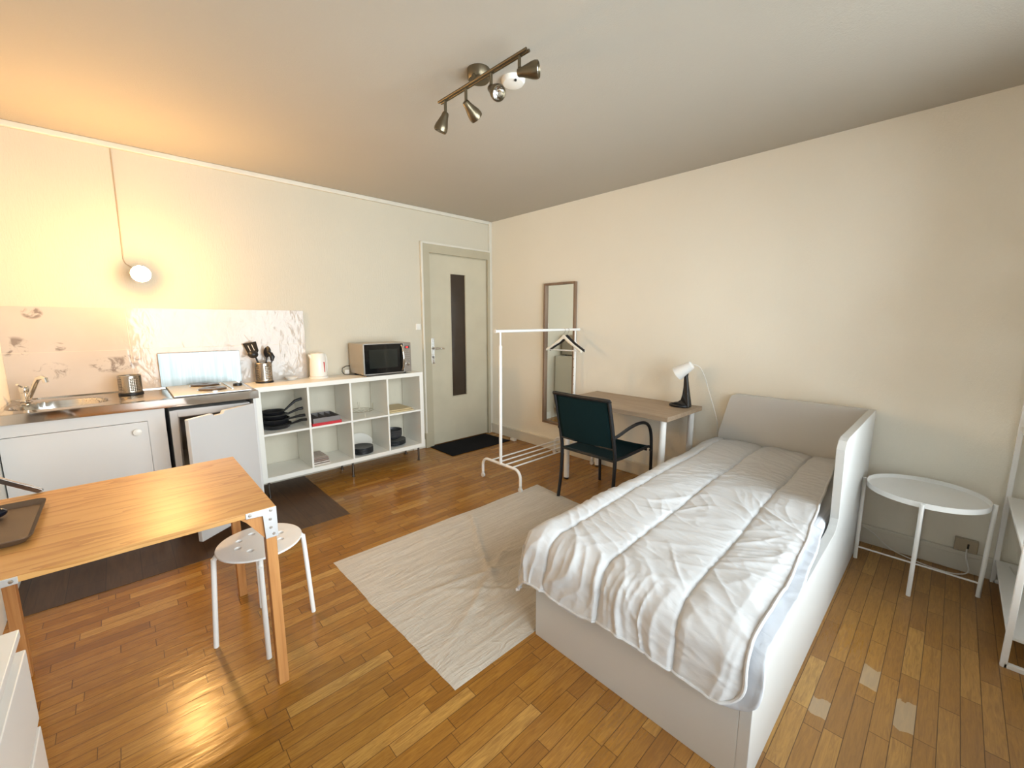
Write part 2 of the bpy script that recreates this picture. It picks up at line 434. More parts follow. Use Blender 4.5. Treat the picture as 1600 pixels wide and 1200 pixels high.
def fabric(name, c, rough=0.9, wx=300, var=0.08, strength=0.25, sheen=0.2, crinkle=0.0):
    m_ = NT(name); v = m_.coord()
    a = m_.noise(m_.coord(scale=(wx, wx*0.15, wx)), 1, 2); b = m_.noise(m_.coord(scale=(wx*0.15, wx, wx)), 1, 2)
    n = m_.noise(v, 2.5, 4)
    f = m_.math('ADD', m_.math('MULTIPLY', a, 0.5), m_.math('MULTIPLY', b, 0.5))
    c1 = m_.ramp(n, [(0.3, tuple(x*(1-var) for x in c)), (0.7, c)])
    m_.base(m_.mix(m_.math('MULTIPLY', f, var*2), c1, tuple(x*0.6 for x in c)))
    m_.p(rough=rough, sheen=sheen, spec=0.2)
    b1 = m_.bump(f, strength, 0.002)
    if crinkle:
        cr = m_.noise(m_.coord(scale=(7, 3, 5)), 3.0, 4, 0.5, 1.2)
        cr = m_.math('ABSOLUTE', m_.math('SUBTRACT', cr, 0.5))
        m_.bump(cr, crinkle, 0.012, b1)
    return m_.m
M_duvet = fabric('white cotton duvet', (0.60, 0.60, 0.60), 0.85, 500, 0.01, 0.05, 0.1, 0.22)
M_sheet = fabric('white sheet', (0.62, 0.64, 0.68), 0.85, 500, 0.02, 0.06, 0.15, 0.3)
M_mattress = fabric('mattress ticking', (0.74, 0.75, 0.78), 0.85, 400, 0.03, 0.1)
def rug_mat():
    m_ = NT('natural linen rug')
    a = m_.noise(m_.coord(scale=(6, 260, 1)), 1, 3); b = m_.noise(m_.coord(scale=(260, 12, 1)), 1, 3)
    st = m_.noise(m_.coord(scale=(1.2, 55, 1)), 1, 3); n = m_.noise(m_.coord(), 3, 4)
    f = m_.math('ADD', m_.math('MULTIPLY', a, 0.45), m_.math('ADD', m_.math('MULTIPLY', b, 0.2), m_.math('MULTIPLY', st, 0.35)))
    c = m_.ramp(f, [(0.34, (0.44, 0.385, 0.315)), (0.62, (0.64, 0.59, 0.51))])
    m_.base(c); m_.p(rough=0.95, spec=0.1, sheen=0.2)
    b1 = m_.bump(f, 0.7, 0.004); m_.bump(m_.math('ABSOLUTE', m_.math('SUBTRACT', m_.noise(m_.coord(scale=(3, 7, 1)), 2.2, 5, 0.6, 1.2), 0.5)), 0.8, 0.02, b1)
    return m_.m
M_rug = rug_mat()
M_sling = fabric('teal mesh sling', (0.0008, 0.017, 0.021), 0.8, 700, 0.15, 0.2, 0.0)
M_towel = NT('striped tea towel')
_s = M_towel.new('ShaderNodeTexWave', bands_direction='Y'); M_towel.lk(M_towel.coord(), _s.inputs[0]); _s.inputs['Scale'].default_value = 15; _s.inputs['Distortion'].default_value = 0.6
M_towel.base(M_towel.ramp(_s.outputs['Fac'], [(0.45, (0.30, 0.22, 0.18)), (0.62, (0.62, 0.56, 0.50))])); M_towel.p(rough=0.9); M_towel = M_towel.m
def perf_mat():
    m_ = NT('perforated steel')
    m_.base((0.42, 0.37, 0.31)); m_.p(metal=1.0, rough=0.26); return m_.m
M_perf = perf_mat()
def emis(name, c, s):
    m_ = NT(name); m_.base(c); m_.b.inputs['Emission Color'].default_value = (*c, 1); m_.p(ems=s, rough=0.3); return m_.m
M_bulb = emis('lit bulb', BULB_COL, BULB_STR)
M_led = emis('red display digits', (1.0, 0.03, 0.03), 3.0)
def pane_mat():
    m_ = NT('window pane'); n = m_.n; n.remove(m_.b)
    tr = n.new('ShaderNodeBsdfTransparent'); gl = n.new('ShaderNodeBsdfGlossy'); gl.inputs['Roughness'].default_value = 0.02
    fr = n.new('ShaderNodeFresnel'); mx = n.new('ShaderNodeMixShader')
    m_.lk(fr.outputs[0], mx.inputs[0]); m_.lk(tr.outputs[0], mx.inputs[1]); m_.lk(gl.outputs[0], mx.inputs[2])
    m_.lk(mx.outputs[0], n['Material Output'].inputs[0]); return m_.m
M_pane = pane_mat()

# ------------------------------------------------------------------ room shell
T = 0.12
struct('floor', MB().box(XL-T, T, YW-T, T, -0.10, 0.0), M_floor)
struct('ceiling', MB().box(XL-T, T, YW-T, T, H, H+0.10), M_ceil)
DX0, DX1, DZ = -0.894, -0.077, 2.146
w = MB()
w.box(XL-T, DX0, 0, T, 0, H); w.box(DX1, T, 0, T, 0, H); w.box(DX0, DX1, 0, T, DZ, H)
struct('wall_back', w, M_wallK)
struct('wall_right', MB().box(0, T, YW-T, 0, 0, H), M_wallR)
struct('wall_left', MB().box(XL-T, XL, YW-T, 0, 0, H), M_wall)
w = MB()
w.box(XL, WX0, YW-T, YW, 0, H); w.box(WX1, 0, YW-T, YW, 0, H)
w.box(WX0, WX1, YW-T, YW, 0, WZ0); w.box(WX0, WX1, YW-T, YW, WZ1, H)
struct('wall_front', w, M_wall)
# window behind the camera
wf = MB(); y0, y1 = YW-0.09, YW-0.03
wf.box(WX0, WX0+.06, y0, y1, WZ0, WZ1); wf.box(WX1-.06, WX1, y0, y1, WZ0, WZ1)
wf.box(WX0, WX1, y0, y1, WZ0, WZ0+.06); wf.box(WX0, WX1, y0, y1, WZ1-.06, WZ1)
wm = (WX0+WX1)/2; wf.box(wm-.05, wm+.05, y0, y1, WZ0, WZ1)
for a in (WX0+.55, WX1-.55): wf.box(a-.015, a+.015, y0+.01, y1-.01, WZ0, WZ1)
win = struct('window_1', wf, M_trim, bevel=0.004)
struct('pane', MB().box(WX0+.05, wm-.04, YW-.064, YW-.060, WZ0+.05, WZ1-.05), M_pane, win)
struct('pane', MB().box(wm+.04, WX1-.05, YW-.064, YW-.060, WZ0+.05, WZ1-.05), M_pane, win)
struct('window_sill', MB().box(WX0-.05, WX1+.05, YW-.02, YW+.10, WZ0-.03, WZ0), M_trim, win, 0.006)

# cornice strip, corner strip, baseboards
struct('trim_1', MB().box(XL, -0.045, -0.028, 0, 2.555, H), M_trim, bevel=0.006)
struct('trim_2', MB().box(-0.042, 0, -0.018, 0, 0, H).box(-0.036, -0.030, -0.022, 0, 0, H), M_trim, bevel=0.003)
bb = MB(); bb.box(-0.018, 0, YW, -0.018, 0, 0.098); bb.box(-0.026, 0, YW, -0.018, 0.098, 0.124)
struct('baseboard_right', bb, M_trim, bevel=0.004)
struct('trim_3', MB().box(XL, -0.0, YW, YW+0.015, 0, 0.10), M_trim, bevel=0.003)
struct('trim_4', MB().box(-1.15, -1.00, -0.015, 0, 0, 0.10), M_trim, bevel=0.003)

# door
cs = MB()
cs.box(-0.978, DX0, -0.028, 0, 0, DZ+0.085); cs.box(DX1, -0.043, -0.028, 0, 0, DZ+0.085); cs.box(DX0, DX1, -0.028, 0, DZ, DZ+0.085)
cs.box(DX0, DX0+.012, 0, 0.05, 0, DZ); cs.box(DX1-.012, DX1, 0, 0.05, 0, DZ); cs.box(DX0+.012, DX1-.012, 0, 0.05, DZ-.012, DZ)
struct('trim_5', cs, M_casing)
cs = MB(); cs.box(-0.998, -0.979, -0.034, 0, 0, DZ+0.105); cs.box(-0.979, -0.043, -0.034, 0, DZ+0.086, DZ+0.105)
struct('trim_6', cs, M_trim, bevel=0.004)
cs = MB(); cs.box(-1.003, -0.90, -0.040, 0, 0, 0.17); struct('trim_7', cs, M_casing, bevel=0.004)
lf = MB(); a0, a1, g0, g1, h0, h1 = DX0+.014, DX1-.014, -0.612, -0.405, 0.545, 1.942
lf.box(a0, g0, -0.006, 0.034, 0.008, DZ-.014); lf.box(g1, a1, -0.006, 0.034, 0.008, DZ-.014)
lf.box(g0, g1, -0.006, 0.034, 0.008, h0); lf.box(g0, g1, -0.006, 0.034, h1, DZ-.014)
door = struct('door_1', lf, M_leaf)
gl = struct('glass_panel', MB().box(g0, g1, 0.006, 0.014, h0, h1), M_doorglass, door)
gb = MB()
for q in ((g0-.010, g0, h0-.010, h1+.010), (g1, g1+.010, h0-.010, h1+.010), (g0, g1, h0-.010, h0), (g0, g1, h1, h1+.010)):
    gb.box(q[0], q[1], -0.011, -0.004, q[2], q[3])
struct('glazing_bead', gb, M_leaf, door, 0.002)
hp = struct('handle_plate', MB().box(-0.886, -0.846, -0.012, -0.005, 0.945, 1.232), M_chrome, door, 0.003)
hd = MB().cyl((-0.866, -0.012, 1.115), (-0.866, -0.055, 1.115), 0.010)
hd.tube([(-0.866, -0.052, 1.115), (-0.83, -0.058, 1.118), (-0.78, -0.058, 1.118), (-0.745, -0.055, 1.112)], [0.010, 0.0095, 0.009, 0.008])
struct('door_handle', hd, M_chrome, hp)
kh = MB().cyl((-0.866, -0.012, 1.02), (-0.866, -0.020, 1.02), 0.011); struct('lock_cylinder', kh, M_dark_steel, hp)
for z in (0.25, 1.06, 1.80):
    struct('hinge', MB().cyl((DX1-.004, -0.034, z), (DX1-.004, -0.034, z+.09), 0.007), M_casing, door)
# room beyond the door stays shut: a near-black board stands in for the unlit hallway
struct('wall_hall', MB().box(-1.0, 0.0, 0.13, 0.16, 0, H), M_void)

# dark vinyl strip along the kitchen
struct('floor_vinyl', MB().box(XL, -2.288, -1.045, -0.001, 0.0, 0.003), M_vinyl)

# tiles
bs_ = obj('tile_backsplash', MB().box(XL, -2.197, -0.010, -0.001, 0.90, 1.510), M_tile, bevel=0.001)
tag(bs_, 'marble look glossy tile backsplash on the wall behind the sink', 'backsplash')

# ------------------------------------------------------------------ wall bulb lamp
t = thing('wall_lamp', BULB, 'lit bare warm light bulb on the kitchen wall above the tiles', 'wall lamp')
bm_ = MB().sphere(BULB, 0.052, 24); obj('bulb', bm_, M_bulb, t)
obj('lamp_holder', MB().lathe([(0.0525, .002), (0.0530, .006), (0.0520, .014), (0.038, .055), (0.026, .085), (0.024, .165), (0.040, .185), (0.040, .199), (0, .199)], BULB, 32, (0, 1, 0), capb=False), M_plast, t)  # cup round the bulb's back added to keep its light off the wall
ca = [(-3.322, -0.006, 2.553), (-3.325, -0.006, 2.2), (-3.330, -0.006, 1.84), (-3.322, -0.006, 1.812), (-3.30, -0.008, 1.795), (-3.268, -0.012, 1.755)]
obj('cable', MB().tube(ca, 0.0035, 8), M_cablebr, t)

# ------------------------------------------------------------------ light switch, sockets
t = thing('light_switch', (-1.040, -0.004, 1.36), 'white double light switch on the wall left of the door frame', 'light switch')
obj('plate', MB().box(-1.070, -1.012, -0.010, 0, 1.325, 1.390), M_plast, t, 0.003)
obj('rocker', MB().box(-1.062, -1.020, -0.014, -0.009, 1.360, 1.383), M_plast, t, 0.002)
obj('rocker', MB().box(-1.062, -1.020, -0.014, -0.009, 1.332, 1.355), M_plast, t, 0.002)
t = thing('wall_socket', (-0.02, -4.172, 0.16), 'beige wall socket low on the right wall beside the round side table', 'socket')
obj('plate', MB().box(-0.036, 0, -4.214, -4.122, 0.128, 0.200), M_socketb, t, 0.004)
obj('outlet_hole', MB().box(-0.038, -0.034, -4.180, -4.172, 0.150, 0.178), M_void, t)
t = thing('wall_socket', (-0.02, -1.62, 0.08), 'cream wall socket on the baseboard under the desk', 'socket')
obj('plate', MB().box(-0.045, -0.018, -1.66, -1.58, 0.06, 0.135), M_socketb, t, 0.004)
obj('plug', MB().box(-0.075, -0.045, -1.635, -1.60, 0.075, 0.115), M_plast, t, 0.006)
o = obj('cable_clip', MB().box(-0.10, -0.06, -0.52, -0.45, 0.0, 0.03), M_plast, bevel=0.004, loc=(-0.08, -0.48, 0))
tag(o, 'small white plug lying on the floor against the baseboard', 'plug')

# ------------------------------------------------------------------ ceiling spot bar
C0 = Vector((-2.048, -2.319, H))
t = thing('ceiling_spotlight', C0, 'brushed nickel ceiling spotlight bar with four turnable heads', 'ceiling light')
obj('canopy', MB().lathe([(0.055, 0.0), (0.055, -0.035), (0.048, -0.045), (0.0, -0.046)], C0, 32), M_nickel, t)
pA, pB = Vector((-2.124, -2.105, 2.498)), Vector((-2.102, -2.697, 2.498)); ax = (pB-pA).normalized()
br_ = MB(); br_.cyl(pA+Vector((0.008, 0, 0)), pB+Vector((0.008, 0, 0)), 0.0065, n=10).cyl(pA-Vector((0.008, 0, 0)), pB-Vector((0.008, 0, 0)), 0.0065, n=10)
mid = (pA+pB)/2; br_.cyl(Vector((-2.112, -2.345, 2.500)), Vector((-2.085, -2.335, 2.556)), 0.010)
obj('bar', br_, M_nickel, t)
heads = [((-2.124, -2.150), Rt*(-0.42)+Vector((0, 0, -1))+Fw*0.15), ((-2.115, -2.305), Rt*0.80+Vector((0, 0, -0.62))+Fw*0.85),
         ((-2.110, -2.480), Rt*0.50+Vector((0, 0, -0.75))-Fw*0.75), ((-2.103, -2.650), Rt*1.0+Vector((0, 0, -0.04))-Fw*0.30)]
for (hx, hy), d in heads:
    d = d.normalized(); base = Vector((hx, hy, 2.492))
    sh = obj('spot_arm', MB().box(hx-.007, hx+.007, hy-.004, hy+.004, 2.425, 2.50), M_nickel, t, 0.002)
    j = Vector((hx, hy, 2.432)); k = j - d*0.008
    hm = MB().lathe([(a_*.88, b_*.88) for a_, b_ in [(0.0, 0), (0.014, 0.0), (0.018, 0.005), (0.021, 0.025), (0.028, 0.048), (0.035, 0.070), (0.038, 0.088), (0.036, 0.100), (0.033, 0.102), (0.030, 0.095), (0.026, 0.075)]], k, 28, d, capt=False)
    hh = obj('spot_head', hm, M_nickel, t)
    obj('lamp_glass', MB().lathe([(0.0, 0.060), (0.010, 0.063), (0.021, 0.074), (0.0255, 0.081)], k, 24, d, capt=False), M_chrome, hh)
t = thing('smoke_detector', (-1.879, -2.377, H), 'round white smoke detector on the ceiling beside the spotlight bar', 'smoke detector')
obj('body', MB().lathe([(0.058, 0), (0.058, -0.010), (0.050, -0.022), (0.030, -0.026), (0.0, -0.027)], (-1.879, -2.377, H), 36), M_plast, t)
obj('test_button', MB().cyl((-1.90, -2.415, H-.022), (-1.90, -2.415, H-.029), 0.006), M_char, t)

# ------------------------------------------------------------------ kitchen unit
KX0, KX1, KY = XL+0.004, -2.735, -0.58
t = thing('sink_cabinet', (-3.59, -0.3, 0), 'white sink base cabinet with a round knob below the steel worktop', 'cabinet')
c = MB(); c.box(KX0, KX0+.018, KY+.02, -0.01, 0.003, 0.872); c.box(KX0+.018, -3.262, KY+.018, KY+.022, .10, .80); c.box(-3.262, -3.244, KY, -0.01, 0.003, 0.872)
c.box(KX0, -3.262, KY+.02, -0.01, 0.10, 0.118); c.box(KX0, -3.262, KY+.06, KY+.075, 0.003, 0.10)
c.box(-3.33, -3.244, KY, KY+.02, 0.003, 0.872); c.box(KX0, -3.33, KY, KY+.02, 0.802, 0.872)
obj('body', c, M_cab, t, 0.0015)
dr = obj('door', MB().box(KX0+.003, -3.3325, KY-.002, KY+.0165, 0.104, 0.7995), M_cab, t, 0.001)
obj('knob', MB().lathe([(0.010, 0), (0.010, .010), (0.020, .016), (0.021, .024), (0.012, .028), (0.0, .028)], (-3.385, KY-.002, 0.742), 24, (0, -1, 0)), M_plast, dr)
o = obj('kitchen_side_panel', MB().box(-2.755, KX1-.003, -0.60, -0.01, 0.003, 0.872), M_cab, bevel=0.001, loc=(-2.745, -.3, 0.003))
tag(o, 'white upright side panel between the fridge and the cube shelf', 'side panel')
# fridge
t = thing('mini_fridge', (-3.0, -0.3, 0.003), 'grey white mini fridge with its door ajar under the worktop', 'fridge')
c = MB(); x0, x1 = -3.222, -2.772
c.box(x0, x0+.04, KY+.01, -0.04, 0.03, 0.845); c.box(x1-.04, x1, KY+.01, -0.04, 0.03, 0.845)
c.box(x0+.04, x1-.04, KY+.01, -0.04, 0.80, 0.845); c.box(x0+.04, x1-.04, KY+.01, -0.04, 0.03, 0.09)
obj('body', c, M_fridge, t, 0.003)
c = MB(); c.box(x0+.04, x0+.047, KY+.02, -0.06, 0.09, 0.80); c.box(x1-.047, x1-.04, KY+.02, -0.06, 0.09, 0.80)
c.box(x0+.047, x1-.047, -0.07, -0.06, 0.09, 0.80); c.box(x0+.047, x1-.047, KY+.02, -0.07, 0.09, 0.095); c.box(x0+.047, x1-.047, KY+.02, -0.07, 0.795, 0.80)
obj('liner', c, M_seal, t)
c = MB(); c.box(x0+.048, x1-.048, KY+.05, -0.071, 0.45, 0.455); obj('shelf', c, M_liner, t)
for xx in (x0+.03, x1-.03):
    obj('foot', MB().cyl((xx, KY+.05, 0.003), (xx, KY+.05, 0.03), 0.015), M_black, t)
# the door swings about its right edge
ang = math.atan2(-0.885+0.592, -3.172+2.772)
dm = Matrix.Translation((-2.772, -0.592, 0)) @ Matrix.Rotation(ang, 4, 'Z')
D = MB(); D.box(0, 0.50, 0.0, 0.030, 0.055, 0.765)
D.prism([(0, 0.765), (0.50, 0.765), (0.50, 0.838), (0.335, 0.840), (0.325, 0.824), (0.255, 0.824), (0.245, 0.841), (0, 0.842)], 'y', 0.0, 0.030)
fd = obj('door', D.xf(dm), M_fridge, t, 0.004)
E_ = MB(); E_.box(0.02, 0.478, -0.022, -0.001, 0.075, 0.815)
obj('inner_panel', E_.xf(dm), M_liner, fd, 0.006)
c = MB(); x0, x1 = -3.243, -2.757
obj('niche_back', MB().box(x0, x1, -0.03, -0.015, 0.003, 0.87), M_void, t)  # near-black board, the niche's shade put into its colour

# worktop with sink
t = thing('steel_worktop', (-3.33, -0.3, 0.875), 'stainless steel worktop with inset oval sink and drainer', 'worktop')
WT0, WT1, WY0, WY1, WZ = XL+.002, -2.722, -0.612, -0.012, 0.928
# top surface as a grid that sinks into an oval basin
rows = []; NX, NY = 200, 100
def toph(x, y):
    z = WZ
    dx, dy = (x+3.705)/0.205, (y+0.315)/0.165
    r = (abs(dx)**2.5+abs(dy)**2.5)**(1/2.5)
    if r < 1.0:
        z -= 0.006 + 0.135*(1-max(0, (r-0.72)/0.28)**2) if r > .72 else 0.141
    elif r < 1.12: z -= 0.006*(1.12-r)/0.12
    if -3.46 < x < -3.20 and -0.56 < y < -0.08:      # drainer ribs
        z += 0.0025*math.sin((y+0.08)*2*PI/0.045)*min(1, (x+3.46)/0.05, (-3.20-x)/0.03)
    if x < WT0+.02 or y < WY0+.016: z += 0.003
    return z
for i in range(NY+1):
    y = WY0+(WY1-WY0)*i/NY
    rows.append([(WT0+(WT1-WT0)*j/NX, y, toph(WT0+(WT1-WT0)*j/NX, y)) for j in range(NX+1)])
obj('top', MB().grid(rows), M_top, t)
fr = MB(); fr.box(WT0, WT1, WY0-.004, WY0, 0.876, WZ+.002); fr.box(WT1-.002, WT1+.002, WY0, WY1, 0.876, WZ+.001); fr.box(WT0, WT1, WY1-.002, WY1+.003, 0.876, WZ+.006)
fr.box(WT0, WT1, WY0, -0.53, 0.876, 0.880)
obj('front_edge', fr, M_edge, t, 0.0015)
obj('drain', MB().cyl((-3.70, -0.315, 0.788), (-3.70, -0.315, 0.791), 0.035), M_chrome, t)
# tap
t = thing('kitchen_tap', (-3.866, -0.12, 0.928), 'chrome mixer tap with a slanting spout behind the sink', 'tap')
obj('body', MB().lathe([(0.028, 0), (0.028, .006), (0.021, .012), (0.021, .055)], (-3.862, -0.125, 0.931), 28), M_chrome, t)
obj('lever', MB().lathe([(0.021, 0), (0.023, .01), (0.023, .03), (0.018, .036), (0.0, .037)], (-3.862, -0.125, 0.990), 28).tube([(-3.865, -0.13, 1.015), (-3.875, -0.16, 1.035), (-3.880, -0.19, 1.045)], 0.006), M_chrome, t)
sp_ = [(-3.850, -0.15, 0.945), (-3.835, -0.19, 0.975), (-3.800, -0.25, 1.055), (-3.785, -0.275, 1.082), (-3.765, -0.295, 1.088), (-3.752, -0.31, 1.078)]
obj('spout', MB().tube(sp_, [0.012, 0.0125, 0.0125, 0.0125, 0.012, 0.012], 16).cyl((-3.757, -0.305, 1.085), (-3.752, -0.31, 1.058), 0.013), M_chrome, t)

# hob
t = thing('electric_hob', (-2.97, -0.33, 0.931), 'two-plate electric hob with raised pale metal lid', 'hob')
ho = MB().box(-3.190, -2.755, -0.585, -0.050, 0.932, 0.942)
obj('base_plate', ho, M_zinc, t, 0.003)
for (hx, hy, rr_) in ((-2.975, -0.195, 0.088), (-2.965, -0.455, 0.082)):
    h_ = obj('hot_plate', MB().lathe([(rr_, 0), (rr_, .012), (rr_-.008, .016), (0.022, .016), (0.018, .014), (0, .014)], (hx, hy, 0.941), 40), M_plate_iron, t)
    obj('rim', MB().lathe([(rr_+.006, 0), (rr_+.006, .006), (rr_, .007)], (hx, hy, 0.941), 40, capt=False, capb=False), M_chrome, h_)
obj('knob', MB().lathe([(0.030, 0), (0.027, .018), (0.0, .020)], (-2.796, -0.345, 0.942), 28), M_black, t)
obj('guard_strip', MB().box(-2.862, -2.848, -0.50, -0.12, 0.941, 0.950), M_steel, t, 0.002)
lid = MB().box(-3.218, -2.712, -0.046, -0.040, 0.936, 1.186)
obj('lid', lid, M_lid, t, 0.0015)

# perforated steel pots
def pot(name, c, r, h, label, cat, holes=True, half=0):
    t = thing(name, c, label, cat)
    c = Vector(c)
    # wall with punched square holes: built row by row
    n, m_ = 72, 22
    mb = MB(); vs = []
    for i in range(m_+1):
        for k in range(n):
            a = 2*PI*k/n; vs.append(c+Vector((math.cos(a)*r, math.sin(a)*r, 0.012+(h-0.012)*i/m_)))
    fs = []
    for i in range(m_):
        for k in range(n):
            hole = (3 <= i <= m_-4 and i % 2 == 1 and k % 2 == 0 and (k//9) % 2 == half)
            if not hole: fs.append((i*n+k, i*n+(k+1) % n, (i+1)*n+(k+1) % n, (i+1)*n+k))
    mb.add(vs, fs, True)
    o = obj('wall', mb, M_perf, t, fixn=False)
    so = o.modifiers.new('thick', 'SOLIDIFY'); so.thickness = 0.0012
    obj('rim', MB().tube([c+Vector((math.cos(2*PI*k/40)*r, math.sin(2*PI*k/40)*r, h)) for k in range(40)], 0.0018, 8, True), M_steel, t)
    obj('base', MB().lathe([(0, 0), (r+.004, 0), (r+.004, .012), (r-.002, .014), (0, .014)], c, 40), M_black, t)
    return t
pot('steel_pot', (-3.385, -0.205, 0.931), 0.061, 0.128, 'empty perforated steel cutlery pot on the worktop by the sink', 'utensil pot')
KT = 0.9155
pot('utensil_pot', (-2.562, -0.10, KT), 0.062, 0.165, 'perforated steel pot holding black utensils on the cube shelf', 'utensil pot')

# utensils standing in the pot
def utensil(name, foot, top, label, kind):
    foot, top = Vector(foot), Vector(top); d = (top-foot).normalized(); L = (top-foot).length
    t = thing(name, foot, label, 'kitchen utensil', 'black kitchen utensils in the steel pot')
    side = d.cross(Vector((0.68, 0.73, 0))).normalized()     # width direction, faces the room
    nrm = side.cross(d)
    hd = MB().tube([foot, foot+d*(L*0.68)], 0.0055, 10)
    obj('handle', hd, M_black, t)
    b = foot+d*(L*0.66); hb = MB()
    if kind == 'turner':
        out = [(-.012, 0), (-.046, .040), (-.058, .115), (.050, .125), (.046, .040), (.012, 0)]
        for s_ in (-0.0015, 0.0015): pass
        n = len(out); vs = [b+side*u+d*w_+nrm*(-.0015) for u, w_ in out]+[b+side*u+d*w_+nrm*.0015 for u, w_ in out]
        fs = [(k, (k+1) % n, n+(k+1) % n, n+k) for k in range(n)]+[tuple(range(n-1, -1, -1)), tuple(range(n, 2*n))]
        hb.add(vs, fs)
        sl = MB()
        for u in (-.016, .016):
            q = [b+side*(u+e)+d*f_+nrm*g_ for g_ in (-.0022, .0022) for e, f_ in ((-.003, .05), (.003, .05), (.003, .1), (-.003, .1))]
            sl.add(q, [(0,1,2,3), (7,6,5,4), (0,4,5,1), (1,5,6,2), (2,6,7,3), (3,7,4,0)])
        obj('slot', sl, M_plast, t)
    elif kind == 'spoon':
        rows = []
        for i in range(9):
            a = i/8; wd = 0.032*math.sin(PI*min(1, a*0.96+0.02))**0.6; z = a*0.095
            rows.append([b+side*(wd*math.sin(q))+d*z+nrm*(0.008*math.cos(q)*math.sin(PI*a)) for q in [2*PI*k/12 for k in range(13)]])
        hb.grid(rows)
    elif kind == 'ladle':
        e = b+d*0.045+side*0.005
        hb.tube([b, b+d*0.03, e], 0.005, 8)
        hb.sphere(e+side*0.005, 0.038, 16, (1, 1, .8))
    else:      # server with fingers
        hb.tube([b, b+d*0.03+side*0.010, b+d*0.05+side*0.035, b+d*.055+side*.06], [0.011, .020, .018, .009], 10)
        for k in range(3): hb.cyl(b+d*0.045+side*(.022+.014*k), b+d*0.020+side*(.028+.014*k), 0.004, 0.003, 8)
    obj('head', hb, M_black, t)
    return t
P0 = Vector((-2.562, -0.10, KT+0.016))
utensil('slotted_turner', P0+Vector((0.02, 0.015, 0)), (-2.640, -0.065, 1.235), 'black slotted turner leaning left in the utensil pot', 'turner')
utensil('cooking_ladle', P0+Vector((0.0, -0.02, 0)), (-2.640, -0.135, 1.205), 'black ladle leaning furthest left in the utensil pot', 'ladle')
utensil('cooking_spoon', P0+Vector((0.0, 0.02, 0)), (-2.512, -0.085, 1.215), 'black oval spoon standing upright in the utensil pot', 'spoon')
utensil('pasta_server', P0+Vector((-0.01, 0.0, 0)), (-2.462, -0.13, 1.175), 'black toothed pasta server leaning right in the utensil pot', 'server')

# small glass dish
o = obj('glass_dish', MB().lathe([(0, .003), (.030, 0), (.034, .004), (.050, .028), (.048, .028), (.032, .007), (0, .006)], (-2.355, -0.09, KT), 36), M_glassw)
tag(o, 'small pale glass dish between the utensil pot and the kettle', 'dish')
# kettle
KC = Vector((-2.135, -0.115, KT))
t = thing('electric_kettle', KC, 'white plastic electric kettle on the cube shelf', 'kettle')
obj('base', MB().lathe([(0, 0), (.078, 0), (.080, .012), (.074, .018), (0, .018)], KC, 36), M_plast, t)
kb = MB().lathe([(0, .019), (.070, .019), (.073, .03), (.069, .12), (.062, .205), (.058, .212)], KC, 40, capt=False)
kb.prism([(-.020, .15), (0, .10), (.020, .15), (.020, .205), (-.020, .205)], 'x', 0, 0.001) if False else None
obj('body', kb, M_plast, t)
obj('lid', MB().lathe([(.059, .210), (.057, .220), (.02, .226), (0, .226)], KC, 36), M_plast, t)
sp2 = MB(); L_ = [(-.052, .209), (-.080, .214), (-.077, .200), (-.058, .160)]
vs = []
for s_ in (-.022, .022): vs += [(KC.x+u, KC.y+s_*(0.35 if i in (1, 2) else 1), KC.z+w_) for i, (u, w_) in enumerate(L_)]
sp2.add(vs, [(0,1,2,3), (7,6,5,4), (0,4,5,1), (1,5,6,2), (2,6,7,3), (3,7,4,0)])
obj('spout', sp2, M_plast, t, 0.003)
obj('handle', MB().tube([KC+Vector(p) for p in ((.045, .02, .205), (.072, .035, .205), (.088, .045, .175), (.088, .045, .10), (.082, .04, .05), (.056, .03, .040))], 0.011, 12), M_plast, t)
gw = Vector((.42, -.86, 0)).normalized()
wa = KC+gw*.0695
obj('water_gauge', MB().box(-.004, .004, -.002, .004, .055, .145).xf(Matrix.Translation(KC+gw*.0705) @ Matrix.Rotation(math.atan2(gw.y, gw.x)+PI/2, 4, 'Z')), M_red, t)

# microwave
t = thing('microwave_oven', (-1.58, -0.20, KT), 'silver microwave oven with black glass door on the cube shelf', 'microwave')
x0, x1, y0, y1, z0, z1 = -1.820, -1.342, -0.355, -0.035, 0.932, 1.214
obj('body', MB().box(x0, x1, y0+.012, y1, z0, z1), simple('silver painted casing', (0.46, 0.40, 0.33), 0.38, 0.5), t, 0.004)
obj('control_panel', MB().box(x1-.082, x1, y0-.004, y0+.014, z0, z1), simple('silver panel', (0.34, 0.30, 0.26), 0.35, 0.6), t, 0.003)
dr = obj('door', MB().box(x0, x1-.084, y0-.006, y0+.012, z0+.004, z1-.004), simple('gloss black glass', (0.006, 0.006, 0.006), 0.08), t, 0.002)
obj('window', MB().box(x0+.052, x1-.145, y0-.0075, y0-.005, z0+.055, z1-.055), simple('smoked oven window', (0.022, 0.024, 0.020), 0.05), dr)
obj('door_trim', MB().box(x0-.002, x0+.006, y0-.008, y0+.012, z0, z1).box(x0, x1-.084, y0-.008, y0+.012, z0-.002, z0+.007).box(x0, x1-.084, y0-.008, y0+.012, z1-.006, z1), M_steel, dr)
hh = [(x1-.104, y0-.010, z1-.018), (x1-.098, y0-.030, z1-.05), (x1-.094, y0-.038, (z0+z1)/2), (x1-.098, y0-.030, z0+.05), (x1-.104, y0-.010, z0+.018)]
obj('handle', MB().tube(hh, [.006, .009, .010, .009, .006], 12, flat=((1, 0, 0), .6)), M_chrome, dr)
dp = obj('display', MB().box(x1-.066, x1-.018, y0-.0055, y0-.003, z1-.056, z1-.032), M_black, t)
